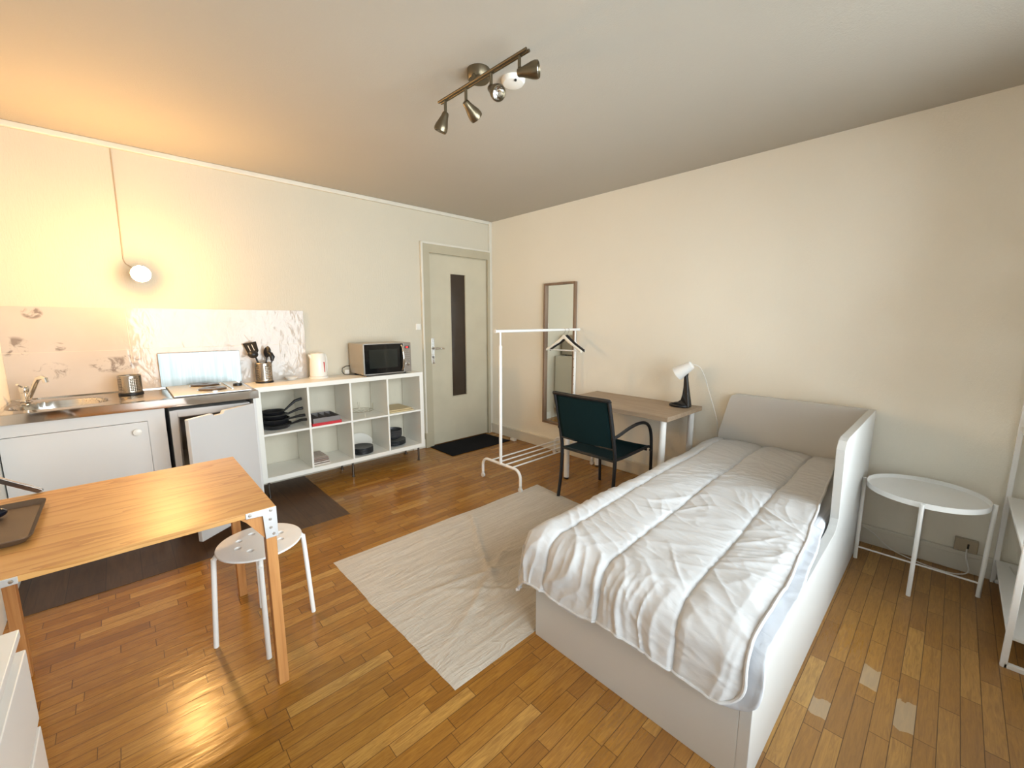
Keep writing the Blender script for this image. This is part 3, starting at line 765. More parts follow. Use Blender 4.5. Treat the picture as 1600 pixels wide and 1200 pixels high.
for k, dxx in enumerate((0, .009, .018)):
    obj('digit', MB().box(x1-.054+dxx, x1-.049+dxx, y0-.0062, y0-.005, z1-.050, z1-.038), M_led, dp)
for r_ in range(5):
    for c_ in range(3):
        xx, zz = x1-.060+c_*.018, z1-.085-r_*.020
        obj('button', MB().cyl((xx, y0-.0035, zz), (xx, y0-.0065, zz), 0.0035, n=10), M_steel, t)
obj('dial', MB().lathe([(0.016, 0), (0.014, .016), (0, .017)], (x1-.038, y0-.004, z0+.075), 24, (0, -1, 0)), M_chrome, t)
for xx in (x0+.04, x1-.05):
    for yy in (y0+.04, y1-.04):
        obj('foot', MB().cyl((xx, yy, KT), (xx, yy, z0+.002), 0.012, n=12), M_black, t)
obj('power_cord', MB().tube([(x0+.03, y1+.012, z0+.06), (x0-.03, -.03, z0+.062), (x0-.075, -.045, z0+.045), (x0-.085, -.06, z0+.015), (x0-.07, -.08, KT+.006), (x0-.02, -.12, KT+.005), (x0+.03, -.16, KT+.005)], 0.0035, 8), M_black, t)
obj('plug_block', MB().box(x0-.055, x0-.01, -.05, -.012, KT, KT+.045), M_plast, t, 0.006)

# ------------------------------------------------------------------ cube shelf 4 x 2
SX1, SX0, SZ0, SZ1, SY = -1.2263, -2.6963, 0.1455, KT, -0.372
t = thing('cube_shelf', ((SX0+SX1)/2, -0.19, 0), 'low white cube shelf with eight open compartments on metal legs', 'shelf')
b = 0.038; di = 0.016; cw = (SX1-SX0-2*b-3*di)/4; ch_ = (SZ1-SZ0-2*b-di)/2; YB = -0.012
obj('top_board', MB().box(SX0, SX1, SY, YB, SZ1-b, SZ1), M_kallax, t, 0.001)
obj('bottom_board', MB().box(SX0, SX1, SY, YB, SZ0, SZ0+b), M_kallax, t, 0.001)
obj('side_panel', MB().box(SX0, SX0+b, SY, YB, SZ0+b, SZ1-b), M_kallax, t, 0.001)
obj('side_panel', MB().box(SX1-b, SX1, SY, YB, SZ0+b, SZ1-b), M_kallax, t, 0.001)
for i in range(3):
    x = SX0+b+cw*(i+1)+di*i
    obj('divider', MB().box(x, x+di, SY+.001, YB, SZ0+b, SZ1-b), M_kallax, t, 0.0005)
zm = SZ0+b+ch_
for i in range(4):
    x = SX0+b+(cw+di)*i
    obj('shelf_board', MB().box(x, x+cw, SY+.001, YB, zm, zm+di), M_kallax, t, 0.0005)
for x in (SX0+.05, (SX0+SX1)/2, SX1-.05):
    for y in (SY+.045, YB-.05):
        obj('leg', MB().cyl((x, y, 0.003 if x < -2.29 else 0), (x, y, SZ0), 0.0095, n=14).cyl((x, y, 0.003 if x < -2.29 else 0), (x, y, 0.012), 0.013, n=14), M_dark_steel, t)
zU, zL = zm+di, SZ0+b        # floors of upper and lower compartments
CX = [SX0+b+(cw+di)*i for i in range(4)]     # left x of the compartments

# pans in the first compartment
def pan(c, r, h, ang, rise, label, seed=0):
    c = Vector(c); t = thing('frying_pan', c, label, 'pan', 'black pans stacked in the cube shelf')
    obj('body', MB().lathe([(0, 0), (r*.82, 0), (r*.9, .006), (r, h), (r+.004, h+.001), (r+.003, h-.002), (r*.88, .010), (r*.8, .005), (0, .005)], c, 44), M_nonstick, t)
    d = Vector((math.cos(ang), math.sin(ang), 0))
    p = [c+d*(r-.004)+Vector((0, 0, h*.75)), c+d*(r+.03)+Vector((0, 0, h*.75+rise*.35)), c+d*(r+.08)+Vector((0, 0, h*.75+rise*.85)), c+d*(r+.13)+Vector((0, 0, h*.75+rise)), c+d*(r+.155)+Vector((0, 0, h*.75+rise*1.05))]
    obj('handle', MB().tube(p, [.008, .009, .012, .012, .009], 12, flat=((0, 0, 1), 1.3)), M_black, t)
    return t
px_ = CX[0]+0.125
pan((px_+.010, -0.185, zU+.001), 0.112, 0.034, -0.55, .035, 'widest black frying pan, bottom of the pan stack')
pan((px_+.005, -0.185, zU+.037), 0.105, 0.045, -0.40, .022, 'deep black pan second from bottom of the pan stack')
pan((px_+.002, -0.185, zU+.084), 0.098, 0.030, -0.18, .040, 'black frying pan third from bottom of the pan stack')
pan((px_-.004, -0.185, zU+.116), 0.085, 0.030, -0.10, .085, 'smallest black pan with steep handle, top of the stack')

# cutlery tray on red tray
o = obj('red_tray', MB().box(CX[1]+.012, CX[1]+.255, -0.365, -0.10, zU, zU+.010).box(CX[1]+.012, CX[1]+.016, -0.365, -0.10, zU+.010, zU+.024).box(CX[1]+.251, CX[1]+.255, -0.365, -0.10, zU+.010, zU+.024).box(CX[1]+.016, CX[1]+.251, -0.365, -0.361, zU+.010, zU+.024).box(CX[1]+.016, CX[1]+.251, -.104, -.10, zU+.010, zU+.024), M_red, bevel=0.001, loc=(CX[1]+.13, -.23, zU))
tag(o, 'red plastic tray under the grey cutlery organiser', 'tray')
t = thing('cutlery_organiser', (CX[1]+.13, -.23, zU+.011), 'grey cutlery organiser with four compartments on the red tray', 'cutlery tray')
c = MB(); X0, X1, Y0, Y1, Z0, Z1 = CX[1]+.020, CX[1]+.247, -.357, -.108, zU+.011, zU+.064
c.box(X0, X1, Y0, Y1, Z0, Z0+.003); c.box(X0, X0+.003, Y0, Y1, Z0, Z1); c.box(X1-.003, X1, Y0, Y1, Z0, Z1); c.box(X0, X1, Y0, Y0+.003, Z0, Z1); c.box(X0, X1, Y1-.003, Y1, Z0, Z1)
obj('body', c, M_trayg, t, 0.001)
for q in (.06, .12, .175): obj('partition', MB().box(X0+q, X0+q+.003, Y0+.003, Y1-.003, Z0+.003, Z1-.004), M_trayg, t)

# wire pot stand
wc = Vector((CX[2]+.155, -0.20, zU))
t = thing('wire_rack', wc, 'small round wire rack with upright prongs in the cube shelf', 'wire rack')
c = MB(); R0 = .105
c.tube([wc+Vector((R0*math.cos(a), R0*math.sin(a), .045)) for a in [2*PI*k/36 for k in range(36)]], .0022, 8, True)
for q in (-.06, -.03, 0, .03, .06):
    hl = math.sqrt(R0**2-q*q); c.cyl(wc+Vector((q, -hl, .045)), wc+Vector((q, hl, .045)), .0016, n=8)
obj('ring', c, M_brass, t)
for k in range(3):
    a = 2*PI*k/3+.4; e = Vector((math.cos(a), math.sin(a), 0))*R0
    obj('leg', MB().tube([wc+e+Vector((0, 0, .045)), wc+e*1.02+Vector((0, 0, .02)), wc+e*1.05+Vector((0, 0, .0025))], .0022, 8), M_brass, t)
for a in (PI*1.02, PI*.45, -.1):
    e = Vector((math.cos(a), math.sin(a), 0))*R0; tn = Vector((-e.y, e.x, 0)).normalized()*.008
    obj('prong', MB().tube([wc+e+Vector((0, 0, .045)), wc+e*1.03+tn+Vector((0, 0, .105)), wc+e*1.03-tn+Vector((0, 0, .105)), wc+e-tn+Vector((0, 0, .045))], .0018, 8), M_brass, t)
# boards
for k, (z, lab) in enumerate(((zU, 'pale cutting board, lower one of the two in the shelf'), (zU+.0125, 'pale cutting board, upper one of the two in the shelf'))):
    o = obj('cutting_board', MB().box(CX[3]+.012+k*.006, CX[3]+.275-k*.01, -.345+k*.02, -.06, z, z+.012), M_board, bevel=.003, loc=(CX[3]+.15, -.2, z))
    tag(o, lab, 'cutting board', 'cutting boards in the cube shelf')
# folded towels
def towel(x0, x1, y0, y1, z0, z1, lab):
    rows = []; mb = MB()
    n = 14
    for i in range(n+1):
        r_ = []
        for j in range(n+1):
            u, v_ = i/n, j/n
            x = x0+(x1-x0)*v_; y = y0+(y1-y0)*u
            e = min(u, 1-u, v_, 1-v_); z = z1-.006*max(0, 1-e*7)**2+.002*noise.noise(Vector((x*30, y*30, z0*50)))
            r_.append((x, y, z))
        rows.append(r_)
    mb.grid(rows); o0 = mb.v[:]
    bot = [(p[0], p[1], z0) for p in o0]; N = n+1
    mb.add(bot, [(i*N+j, (i+1)*N+j, (i+1)*N+j+1, i*N+j+1) for i in range(n) for j in range(n)])
    per = [j for j in range(N)]+[i*N+n for i in range(1, N)]+[n*N+j for j in range(n-1, -1, -1)]+[i*N for i in range(n-1, 0, -1)]
    vs = [o0[i] for i in per]+[bot[i] for i in per]; q = len(per)
    mb.add(vs, [(k, (k+1) % q, q+(k+1) % q, q+k) for k in range(q)])
    o = obj('tea_towel', mb, M_towel, loc=((x0+x1)/2, (y0+y1)/2, z0))
    return tag(o, lab, 'towel', 'folded tea towels in the cube shelf')
labs = ['bottom folded tea towel of the stack of four', 'second folded tea towel up in the stack of four', 'third folded tea towel up in the stack of four', 'striped tea towel on top of the stack of four']
for k in range(4): towel(CX[1]+.004, CX[1]+.150-.004*k, -.325+.004*k, -.10, zL+.0165*k, zL+.0165*(k+1)-.0015, labs[k])
# plates stack
def plate(c, r, lab, grp, name='dinner_plate', mat=M_grey_plate, h=.014, cat='plate'):
    o = obj(name, MB().lathe([(0, 0), (r*.6, 0), (r*.66, .002), (r, h), (r-.001, h+.003), (r*.64, .006), (0, .005)], c, 40), mat, loc=c)
    return tag(o, lab, cat, grp)
pl = ['bottom dark grey plate of the stack of six', 'dark grey plate second from bottom in the stack of six', 'dark grey plate third from bottom in the stack of six',
      'dark grey plate fourth from bottom in the stack of six', 'dark grey plate just below the top in the stack of six', 'dark grey plate on top of the stack of six']
pc = (CX[2]+.115, -.262)
for k in range(6): plate((pc[0], pc[1], zL+.0105*k), .100, pl[k], 'dark grey plates stacked in the cube shelf')
# white platter leaning behind
wcx = Vector((CX[2]+.175, -.085, zL))
pm = MB().lathe([(0, .010), (.055, .006), (.075, .012), (.105, .030), (.108, .034), (.104, .036), (.07, .018), (0, .014)], (0, 0, 0), 40)
pm.xf(Matrix.Translation(wcx+Vector((0, -.005, .05))) @ Matrix.Rotation(math.radians(28), 4, 'X'))
pm.v = [(p[0], p[1], max(p[2], zL+.001)) for p in pm.v]
o = obj('serving_dish', pm, M_plast, loc=wcx); tag(o, 'white oval dish leaning behind the stack of dark plates', 'dish')
# deep plates and bowls in the last compartment
bc = (CX[3]+.115, -.215)
for k, lab in enumerate(['bottom dark deep plate under the bowls', 'second dark deep plate under the bowls', 'third dark deep plate under the bowls', 'top dark deep plate right under the bowls']):
    plate((bc[0], bc[1], zL+.013*k), .115, lab, 'dark deep plates under the bowls', 'deep_plate', M_grey_plate, .018)
for k, lab in enumerate(['dark grey bowl, bottom of the three nested bowls', 'dark grey bowl, middle of the three nested bowls', 'dark grey bowl, top of the three nested bowls']):
    z = zL+.062+.022*k; r = .088
    o = obj('bowl', MB().lathe([(0, 0), (.045, 0), (.068, .014), (r-.002, .035), (r, .055), (r-.004, .055), (r-.008, .036), (.062, .018), (0, .008)], (bc[0]-.008, bc[1], z), 40), M_grey_plate, loc=(bc[0]-.008, bc[1], z))
    tag(o, lab, 'bowl', 'dark bowls nested in the cube shelf')

# ------------------------------------------------------------------ doormat
mt = MB().box(-0.955, -0.14, -0.475, -0.03, 0.0, 0.008)
mt.v = [(x+(0.0 if x < -.5 else (0.02 if y < -.2 else 0)), y, z) for x, y, z in mt.v]
o = obj('doormat', mt, M_mat, bevel=0.003, loc=(-.55, -.25, 0)); tag(o, 'black rectangular doormat on the parquet in front of the door', 'doormat')

# ------------------------------------------------------------------ mirror
MY0, MY1, MZ0, MZ1, MX = -1.3335, -0.9067, 0.2995, 1.8139, -0.036
t = thing('wall_mirror', (-0.02, (MY0+MY1)/2, MZ0), 'tall narrow wall mirror in a brown wooden frame', 'mirror')
fw_ = 0.020; f = MB()
f.box(MX, -.002, MY0, MY0+fw_, MZ0, MZ1); f.box(MX, -.002, MY1-fw_, MY1, MZ0, MZ1)
f.box(MX, -.002, MY0+fw_, MY1-fw_, MZ0, MZ0+fw_); f.box(MX, -.002, MY0+fw_, MY1-fw_, MZ1-fw_, MZ1)
obj('frame', f, M_walnut, t, 0.001)
obj('mirror_glass', MB().box(-0.008, -0.004, MY0+fw_, MY1-fw_, MZ0+fw_, MZ1-fw_), M_mirror, t)

# ------------------------------------------------------------------ clothes rack
RX0, RX1, RY = -1.09, -0.09, -1.39
t = thing('clothes_rack', (-0.6, RY, 0), 'white metal clothes rack with a low slatted shelf on casters', 'clothes rack')
obj('hanging_rail', MB().cyl((-1.143, RY, 1.337), (-0.036, RY, 1.337), 0.0125).cyl((-1.150, RY, 1.337), (-1.135, RY, 1.337), 0.0155).cyl((-0.044, RY, 1.337), (-0.030, RY, 1.337), 0.0155), M_pmetal, t)
for x in (RX0, RX1):
    p = obj('post', MB().cyl((x, RY, 0.19), (x, RY, 1.20), 0.0135).cyl((x, RY, 1.195), (x, RY, 1.215), 0.0150), M_pmetal, t)
    obj('inner_post', MB().cyl((x, RY, 1.21), (x, RY, 1.33), 0.0085), M_pmetal, p)
    for k in range(7 if x == RX1 else 0):
        z = 0.62+.085*k; obj('adjustment_hole', MB().cyl((x-.0133, RY, z), (x-.0141, RY, z), 0.004, n=10), M_void, p)
    e = []
    ya, yb, R_ = RY+.245, RY-.245, .07; zt = 0.187
    pts = [(x, ya, .055), (x, ya, zt-R_)] + [(x, ya-R_+R_*math.cos(a), zt-R_+R_*math.sin(a)) for a in [PI/2*k/8 for k in range(1, 9)]]
    pts += [(x, yb+R_-R_*math.sin(a), zt-R_+R_*math.cos(a)) for a in [PI/2*k/8 for k in range(0, 9)]] + [(x, yb, .055)]
    fo = obj('foot_frame', MB().tube(pts, 0.0125, 14), M_pmetal, t)
    for y in (ya, yb):
        obj('caster', MB().cyl((x, y, .025), (x, y, .058), .013).cyl((x-.008, y, .021), (x+.008, y, .021), .021), M_glassw, fo)
for y in (RY+.135, RY+.045, RY-.045, RY-.135):
    obj('shelf_rod', MB().cyl((RX0, y, 0.187), (RX1, y, 0.187), 0.0065, n=12), M_pmetal, t)

# hangers
def hanger(x, y, tilt, label, mat, name='coat_hanger'):
    z = 1.350
    t = thing(name, (x, y, z), label, 'hanger', 'hangers on the clothes rack')
    pts = [(-.003, 0, -.085), (0, 0, -.055), (0, .018, -.035), (0, .027, -.018), (0, .020, -.003), (0, .0, .0035), (0, -.016, -.006), (0, -.020, -.018)]
    Mx = Matrix.Translation((x, y, z)) @ Matrix.Rotation(tilt, 4, 'Z')
    hk = MB().tube([(0, -p[1]*.8, p[2]) for p in pts], .0020, 8).xf(Mx); obj('hook', hk, M_steel, t)
    sh = MB(); rows = []
    prof = [(-.215, -.212), (-.19, -.198), (-.12, -.158), (-.05, -.115), (-.025, -.095), (-.010, -.082), (.010, -.082), (.025, -.095), (.05, -.115), (.12, -.158), (.19, -.198), (.215, -.212)]
    for s_, z_ in prof:
        hgt = .013 if abs(s_) > .1 else .020; th = .006+.010*(abs(s_)/.215)
        rows.append([(th*math.cos(a), s_, z_+hgt*math.sin(a)) for a in [2*PI*k/14 for k in range(15)]])
    sh.grid(rows); N_ = 15
    sh.add(rows[0][:14], [tuple(range(14))]); sh.add(rows[-1][:14], [tuple(range(13, -1, -1))])
    obj('shoulders', sh.xf(Mx @ Matrix.Scale(.86 if mat is M_black else 1, 4, (0, 1, 0))), mat, t)
    obj('trouser_bar', MB().cyl((0, -.200, -.212), (0, .200, -.212), .0035, n=10).xf(Mx), M_pmetal, t)
hanger(-.268, RY, 0.0, 'pale wooden coat hanger in front on the clothes rack', M_hang)
hanger(-.215, RY, 0.22, 'black coat hanger behind the pale one on the rack', M_black)

# ------------------------------------------------------------------ desk
t = thing('desk', (-0.31, -2.14, 0), 'grey oak desk with four white tubular legs against the wall', 'desk')
obj('desk_top', MB().box(-0.618, -0.028, -2.650, -1.631, 0.706, 0.740), M_deskw, t, 0.0015)
for x in (-.560, -.085):
    for y in (-1.695, -2.590):
        lg = obj('leg', MB().cyl((x, y, .015), (x, y, .706), .0245, n=24), M_pmetal, t)
        obj('foot_cap', MB().cyl((x, y, 0), (x, y, .016), .021, n=24), M_black, lg)
# desk lamp
LX, LYc = -0.165, -2.530
t = thing('desk_lamp', (LX, LYc, .740), 'small desk lamp with white cone shade and black foot', 'desk lamp')
base_ = MB(); rows = []
out = []
for k in range(28):
    a = 2*PI*k/28; out.append((LX+.062*math.cos(a), LYc+.005+.082*math.sin(a)))
base_.prism(out, 'z', .7405, .762)
obj('base', base_, M_char, t, .008, seg=3)
prof_ = [(-2.612, .745), (-2.606, .80), (-2.585, .93), (-2.575, .995), (-2.562, 1.000), (-2.552, .992), (-2.552, .90), (-2.550, .84), (-2.540, .800), (-2.515, .778), (-2.470, .768), (-2.455, .745)]
st = MB().prism(prof_, 'x', LX-.024, LX+.024)
st.v = [(LX+(x-LX)*(1.3 if z < .80 else (1.0 if z < .86 else .62)), y, z) for x, y, z in st.v]
obj('stem', st, M_char, t, .006, seg=3)
sa = Vector((-.12, .80, -.58)).normalized(); apex = Vector((LX-.002, -2.607, 1.086))
obj('shade', MB().lathe([(0, 0), (.026, .001), (.033, .006), (.040, .045), (.058, .135), (.056, .135), (.038, .048), (.02, .01)], apex, 36, sa, capt=False), M_pmetal, t)
obj('bulb_socket', MB().lathe([(.016, .01), (.018, .05), (0, .08)], apex, 20, sa), M_glassw, t)
obj('joint', MB().cyl((LX, -2.566, .985), (LX, -2.572, 1.030), .012), M_char, t)
cb = [(LX+.01, -2.610, 1.088), (-.10, -2.64, 1.06), (-.06, -2.668, .98), (-.045, -2.70, .87), (-.04, -2.745, .74), (-.038, -2.775, .64), (-.036, -2.79, .50)]
cb = [Vector(p) for p in cb]
def smooth(pts, n=6):
    pts = [Vector(p) for p in pts]; out = []
    P = [pts[0]]+pts+[pts[-1]]
    for i in range(1, len(P)-2):
        for k in range(n):
            q = k/n; a, b_, c_, d_ = P[i-1], P[i], P[i+1], P[i+2]
            out.append(0.5*((2*b_)+(c_-a)*q+(2*a-5*b_+4*c_-d_)*q*q+(3*b_-a-3*c_+d_)*q**3))
    out.append(pts[-1]); return out
obj('power_cord', MB().tube(smooth(cb), .0030, 8), M_duct, t)

# ------------------------------------------------------------------ armchair
t = thing('garden_chair', (-.67, -2.17, 0), 'dark metal armchair with teal mesh seat and back at the desk', 'chair')
YL, YR = -1.925, -2.415
def side(y, ya):
    s1 = smooth([(-.925, ya, .011), (-.915, y, .20), (-.905, y, .42), (-.925, y, .55), (-.955, y, .68), (-.985, y, .80), (-1.005, y, .875)], 5)
    s2 = smooth([(-.950, y, .595), (-.86, y, .610), (-.72, y, .640), (-.60, y, .652), (-.50, y, .640), (-.435, y, .600), (-.400, y, .53), (-.385, y, .42), (-.375, y, .20), (-.368, y, .0)], 6)
    return s1, s2
for y in (YL, YR):
    s1, s2 = side(y, y+(.015 if y == YL else -.015))
    obj('rear_leg', MB().tube(s1, .0125, 12, flat=((0, 1, 0), 1.25)), M_char, t)
    obj('arm_and_front_leg', MB().tube(s2, .0125, 12, flat=((0, 1, 0), 1.0)), M_char, t)
sf = MB()
for y in (YL-.014, YR+.014):
    sf.tube(smooth([(-.905, y, .425), (-.80, y, .418), (-.55, y, .425), (-.42, y, .430), (-.395, y, .424)], 4), .011, 10)
sf.cyl((-.905, YL, .422), (-.905, YR, .422), .011).cyl((-.42, YL-.02, .405), (-.42, YR+.02, .405), .010)
sf.cyl((-.40, YL, .40), (-.385, YL, .40), .010).cyl((-.40, YR, .40), (-.385, YR, .40), .010)
obj('seat_frame', sf, M_char, t)
rows = []
for i in range(21):
    u = i/20; x = -.915+.55*u
    zc = .434-.016*math.sin(PI*min(1, u*1.05)) + (.010 if .8 < u < .95 else 0)
    if u > .93: zc -= (u-.93)*.35
    rows.append([(x, YL-.012+(YR-YL+.024)*j/16, zc-.008*math.sin(PI*j/16)) for j in range(17)])
o = obj('seat', MB().grid(rows), M_sling, t); so = o.modifiers.new('thick', 'SOLIDIFY'); so.thickness = .005
rows = []
for i in range(25):
    u = i/24; z = .505+.355*u
    x = -.918-.083*u-.006*math.sin(PI*u)
    rows.append([(x-.012*math.sin(PI*j/16)*(1-.7*u), YL-.008+(YR-YL+.016)*j/16, z) for j in range(17)])
o = obj('backrest', MB().grid(rows), M_sling, t); so = o.modifiers.new('thick', 'SOLIDIFY'); so.thickness = .005
tb = smooth([(-1.005, YL, .872), (-1.012, YL-.02, .878), (-1.015, (YL+YR)/2, .876), (-1.012, YR+.02, .878), (-1.005, YR, .872)], 5)
obj('top_rail', MB().tube(tb, .0135, 12, flat=((1, 0, 0), 1.2)).cyl((-.922, YL, .512), (-.922, YR, .512), .008), M_char, t)

# ------------------------------------------------------------------ rug
def rugz(x, y):
    p = Vector((x, y, 0)); z = 0.007
    z += .012*max(0, noise.noise(p*2.2))+.009*(1-min(1, abs(noise.noise(Vector((x*3+y*2.0, y*3-x*1.2, 4))))*4))**2*max(0, noise.noise(Vector((x*1.5, y*1.5, 9)))+.45)
    wv = noise.noise(Vector((x*1.1, y*1.1, 3)))*1.2
    for (a, b_, c_, amp, wd, lo_, hi_) in ((0.35, 1.0, 2.86, .016, .022, -2.3, -1.2), (1.0, -.55, .72, .015, .020, -2.2, -1.4), (.2, 1.0, 2.72, .012, .018, -2.55, -1.7), (.8, .9, 3.9, .013, .018, -2.4, -1.5), (.5, -1.0, -1.35, .013, .02, -2.5, -1.6)):
        dline = (a*x+b_*y+c_+.05*wv)/math.hypot(a, b_)
        if lo_ < x < hi_:
            e = math.sin(PI*(x-lo_)/(hi_-lo_)); z += amp*e*math.exp(-(dline/wd)**2)
    z += .0050*abs(noise.noise(Vector((x*5+wv, y*9, 1))))+.003*abs(noise.noise(Vector((x*9+wv, y*22, 7))))
    return z
rows = []; c00, c10, c11, c01 = Vector((-2.622, -1.608, 0)), Vector((-.858, -1.618, 0)), Vector((-.985, -2.802, 0)), Vector((-2.600, -2.812, 0))
NI, NJ = 110, 150
for i in range(NI+1):
    r_ = []
    for j in range(NJ+1):
        u, v_ = j/NJ, i/NI
        p = c00*(1-u)*(1-v_)+c10*u*(1-v_)+c11*u*v_+c01*(1-u)*v_
        ex = min(u, 1-u); ey = min(v_, 1-v_)
        p.x += (.012*noise.noise(Vector((0, p.y*3.5, 5)))+.004*noise.noise(Vector((0, p.y*14, 5))))*(1 if u < .5 else -1)*max(0, 1-ex*8)
        p.y += (.012*noise.noise(Vector((p.x*3.0, 0, 8))))*max(0, 1-ey*8)*(1 if v_ < .5 else -.35)
        z = .004+(rugz(p.x, p.y)-.004)*min(1, ex*14)*min(1, ey*12)
        if u == 0 or u == 1 or v_ == 0 or v_ == 1: z = .001
        r_.append((p.x, p.y, z))
    rows.append(r_)
o = obj('linen_rug', MB().grid(rows), M_rug, loc=(-1.8, -2.2, 0), fixn=True)
tag(o, 'creased beige linen rug on the parquet beside the bed', 'rug')

# ------------------------------------------------------------------ bed
BX0, BX1, BY0, BY1, BZ = -2.155, -0.030, -2.822, -3.705, 0.410
t = thing('bed_frame', (-1.1, -3.26, 0), 'white single bed frame with headboard and raised corner side', 'bed')
obj('foot_panel', MB().box(BX0, BX0+.022, BY0, BY1+.032, 0.0, .406), M_bedwhite, t, .0015)
obj('side_rail', MB().box(BX0+.022, BX1-.022, BY0-.020, BY0, 0.04, .380), M_bedwhite, t, .0015)
sp3 = [(BX0, 0), (BX1, 0), (BX1, .880), (-.935, .880), (-.985, .868), (-1.028, .835), (-.955, .50)]
sp3 += [(-.955-.0+.0, .49), (-.965, .462), (-.990, .442), (-1.03, .430), (-1.09, .424), (BX0, .412)]
sp3 = [(BX0, 0), (BX1, 0), (BX1, .880), (-.960, .880), (-1.000, .872), (-1.030, .835), (-.975, .480), (-.990, .452), (-1.02, .436), (-1.07, .429), (BX0, .412)]
obj('side_panel', MB().prism(sp3, 'y', BY1-.003, BY1+.032), M_bedwhite, t, .002)
hb = [(-2.80, 0), (-2.80, .56), (-2.862, .835), (-2.874, .862), (-2.90, .876), (-2.93, .880), (BY1+.032, .880), (BY1+.032, 0)]
obj('headboard', MB().prism(hb, 'x', -.062, BX1), M_bedwhite, t, .002)
obj('slat_base', MB().box(BX0+.03, BX1-.04, BY0-.03, BY1+.04, .16, .19), M_bedwhite, t)
o = obj('mattress', MB().box(BX0+.035, -.068, BY0-.026, BY1+.040, .192, .462), M_mattress, bevel=.035, seg=4, loc=(-1.1, -3.26, .192))
tag(o, 'white single mattress on the bed under the duvet', 'mattress')

# duvet: drape over foot and left side
XE, YE = -2.085, -2.845     # where the cloth starts to bend down
RB = .095
def wrinkle(X, Y, top):
    w1 = noise.noise(Vector((X*1.7, Y*1.7, 0)))*1.6; w2 = noise.noise(Vector((X*1.5+9, Y*1.5, 4)))*1.6
    def ridge(a, b_, s):
        n = noise.noise(Vector((a, b_, s))); return (1-min(1, abs(n)*2.6))**2
    z = 0.0
    mA = .5+.5*noise.noise(Vector((X*1.9, Y*2.4, 11))); mB = 1-mA
    # cross wrinkles pulled by the quilting
    z += .0075*ridge(X*8.5+w1*2.2, Y*2.2+w2, 1)*max(0, mA*1.6-.35)
    z += .0070*ridge((X+.7*Y)*6.5+w2*1.8, (X-Y)*1.9, 7)*max(0, mB*1.6-.35)
    z += .0034*ridge(X*15+w2*3, Y*3.2+w1, 15)
    z += .0016*ridge(X*30+w1*3, Y*9+w2*2, 21)
    z += .0040*ridge((X-.9*Y)*7.5+w1*2.5, (X+Y)*1.6+w2, 41)*max(0, .5-1.6*noise.noise(Vector((X*2.2, Y*1.7, 51))))
    return z
SEAMS = (-2.850, -3.120, -3.420)
def duvet_pt(X, Y, off=0.0):
    """flat cloth coordinates -> draped point"""
    ox = max(0.0, XE-X); oy = max(0.0, Y-YE)
    d = math.hypot(ox, oy); hang = min(1, d/.12)
    # puff between seams
    Yw = Y+.060*min(1, max(0, (-X-.9)/1.3)); ds = min(abs(Yw-s) for s in SEAMS); puff = .013*(1-math.exp(-ds/.035))-.0055*math.exp(-(ds/.007)**2)
    puck = .004*math.exp(-(ds/.05)**2)*noise.noise(Vector((X*26, Y*6, 2)))
    edge_r = min(1, max(0, (Y+3.675)/.05))
    big = .012*noise.noise(Vector((X*2.3, Y*2.8, 6)))
    h = puff*edge_r+puck+big+wrinkle(X, Y, hang)*(1-.45*hang)
    if hang > 0:    # long vertical folds on the hanging part
        s_ = Y if ox >= oy else X
        a = noise.noise(Vector((s_*7.5+1.2*noise.noise(Vector((X*3, Y*3, 0))), d*1.6, 30)))
        b2 = noise.noise(Vector((s_*17+1.5*noise.noise(Vector((X*4, Y*4, 2))), d*2.2, 37)))
        h += hang*(.011*(1-min(1, abs(a)*2.4))**1.5 + .006*(1-min(1, abs(b2)*2.4))**1.5 + .008*noise.noise(Vector((s_*3.2, d*2, 33))))
    ztop = .504
    ztop += .045*math.exp(-((X+.30)/.35)**2)*0.3
    if d <= 0: return Vector((X, Y, ztop+h+off))
    dx, dy = -ox/d, oy/d
    if d < RB*PI/2:
        a = d/RB; hor = RB*math.sin(a); dr_ = RB*(1-math.cos(a)); n = (math.sin(a), math.cos(a))
    else:
        e = d-RB*PI/2; hor = RB+.10*e; dr_ = RB+e*.985; n = (1, .1)
    bx, by = max(X, XE), min(Y, YE)
    hh_ = h+off
    return Vector((bx+dx*(hor+n[0]*hh_), by+dy*(hor+n[0]*hh_), ztop-dr_+n[1]*hh_))
def duvet_mesh(x_head, x_foot, y_left, y_right_f, off, NU, NV, rad, hemf):
    rows = []
    for i in range(NU+1):
        u = i/NU; r_ = []
        for j in range(NV+1):
            v_ = j/NV
            X = x_head+(x_foot-x_head)*u
            Y = y_left+(y_right_f(X)-y_left)*v_
            # rounded hem corner + uneven hem
            xf_ = x_foot+hemf(Y)
            X = x_head+(xf_-x_head)*u
            # corner rounding at the foot-right corner
            dxr, dyr = (X-xf_), (Y-y_right_f(X))
            if dxr < rad and dyr < rad:
                ax_, ay_ = rad-dxr, rad-dyr; L_ = math.hypot(ax_, ay_); mx_ = max(ax_, ay_)
                if L_ > 1e-6:
                    k = mx_/L_; X = xf_+rad-ax_*k; Y = y_right_f(X)+rad-ay_*k
            r_.append(duvet_pt(X, Y, off))
        rows.append(r_)
    return rows
def yr(X):
    return -3.575-.115*min(1, max(0, (-X-.3)/1.5))-.012*noise.noise(Vector((X*4, 0, 3)))
def hemf(Y): return .02*noise.noise(Vector((Y*3.5, 2, 0)))+.01*math.sin(Y*9)
rows = duvet_mesh(-.075, -2.355, -2.585, yr, 0.0, 460, 220, .10, hemf)
t = thing('duvet', (-1.1, -3.2, .47), 'rumpled white quilted duvet spread over the bed', 'duvet')
mb = MB().grid(rows); o = obj('cover', mb, M_duvet, t)
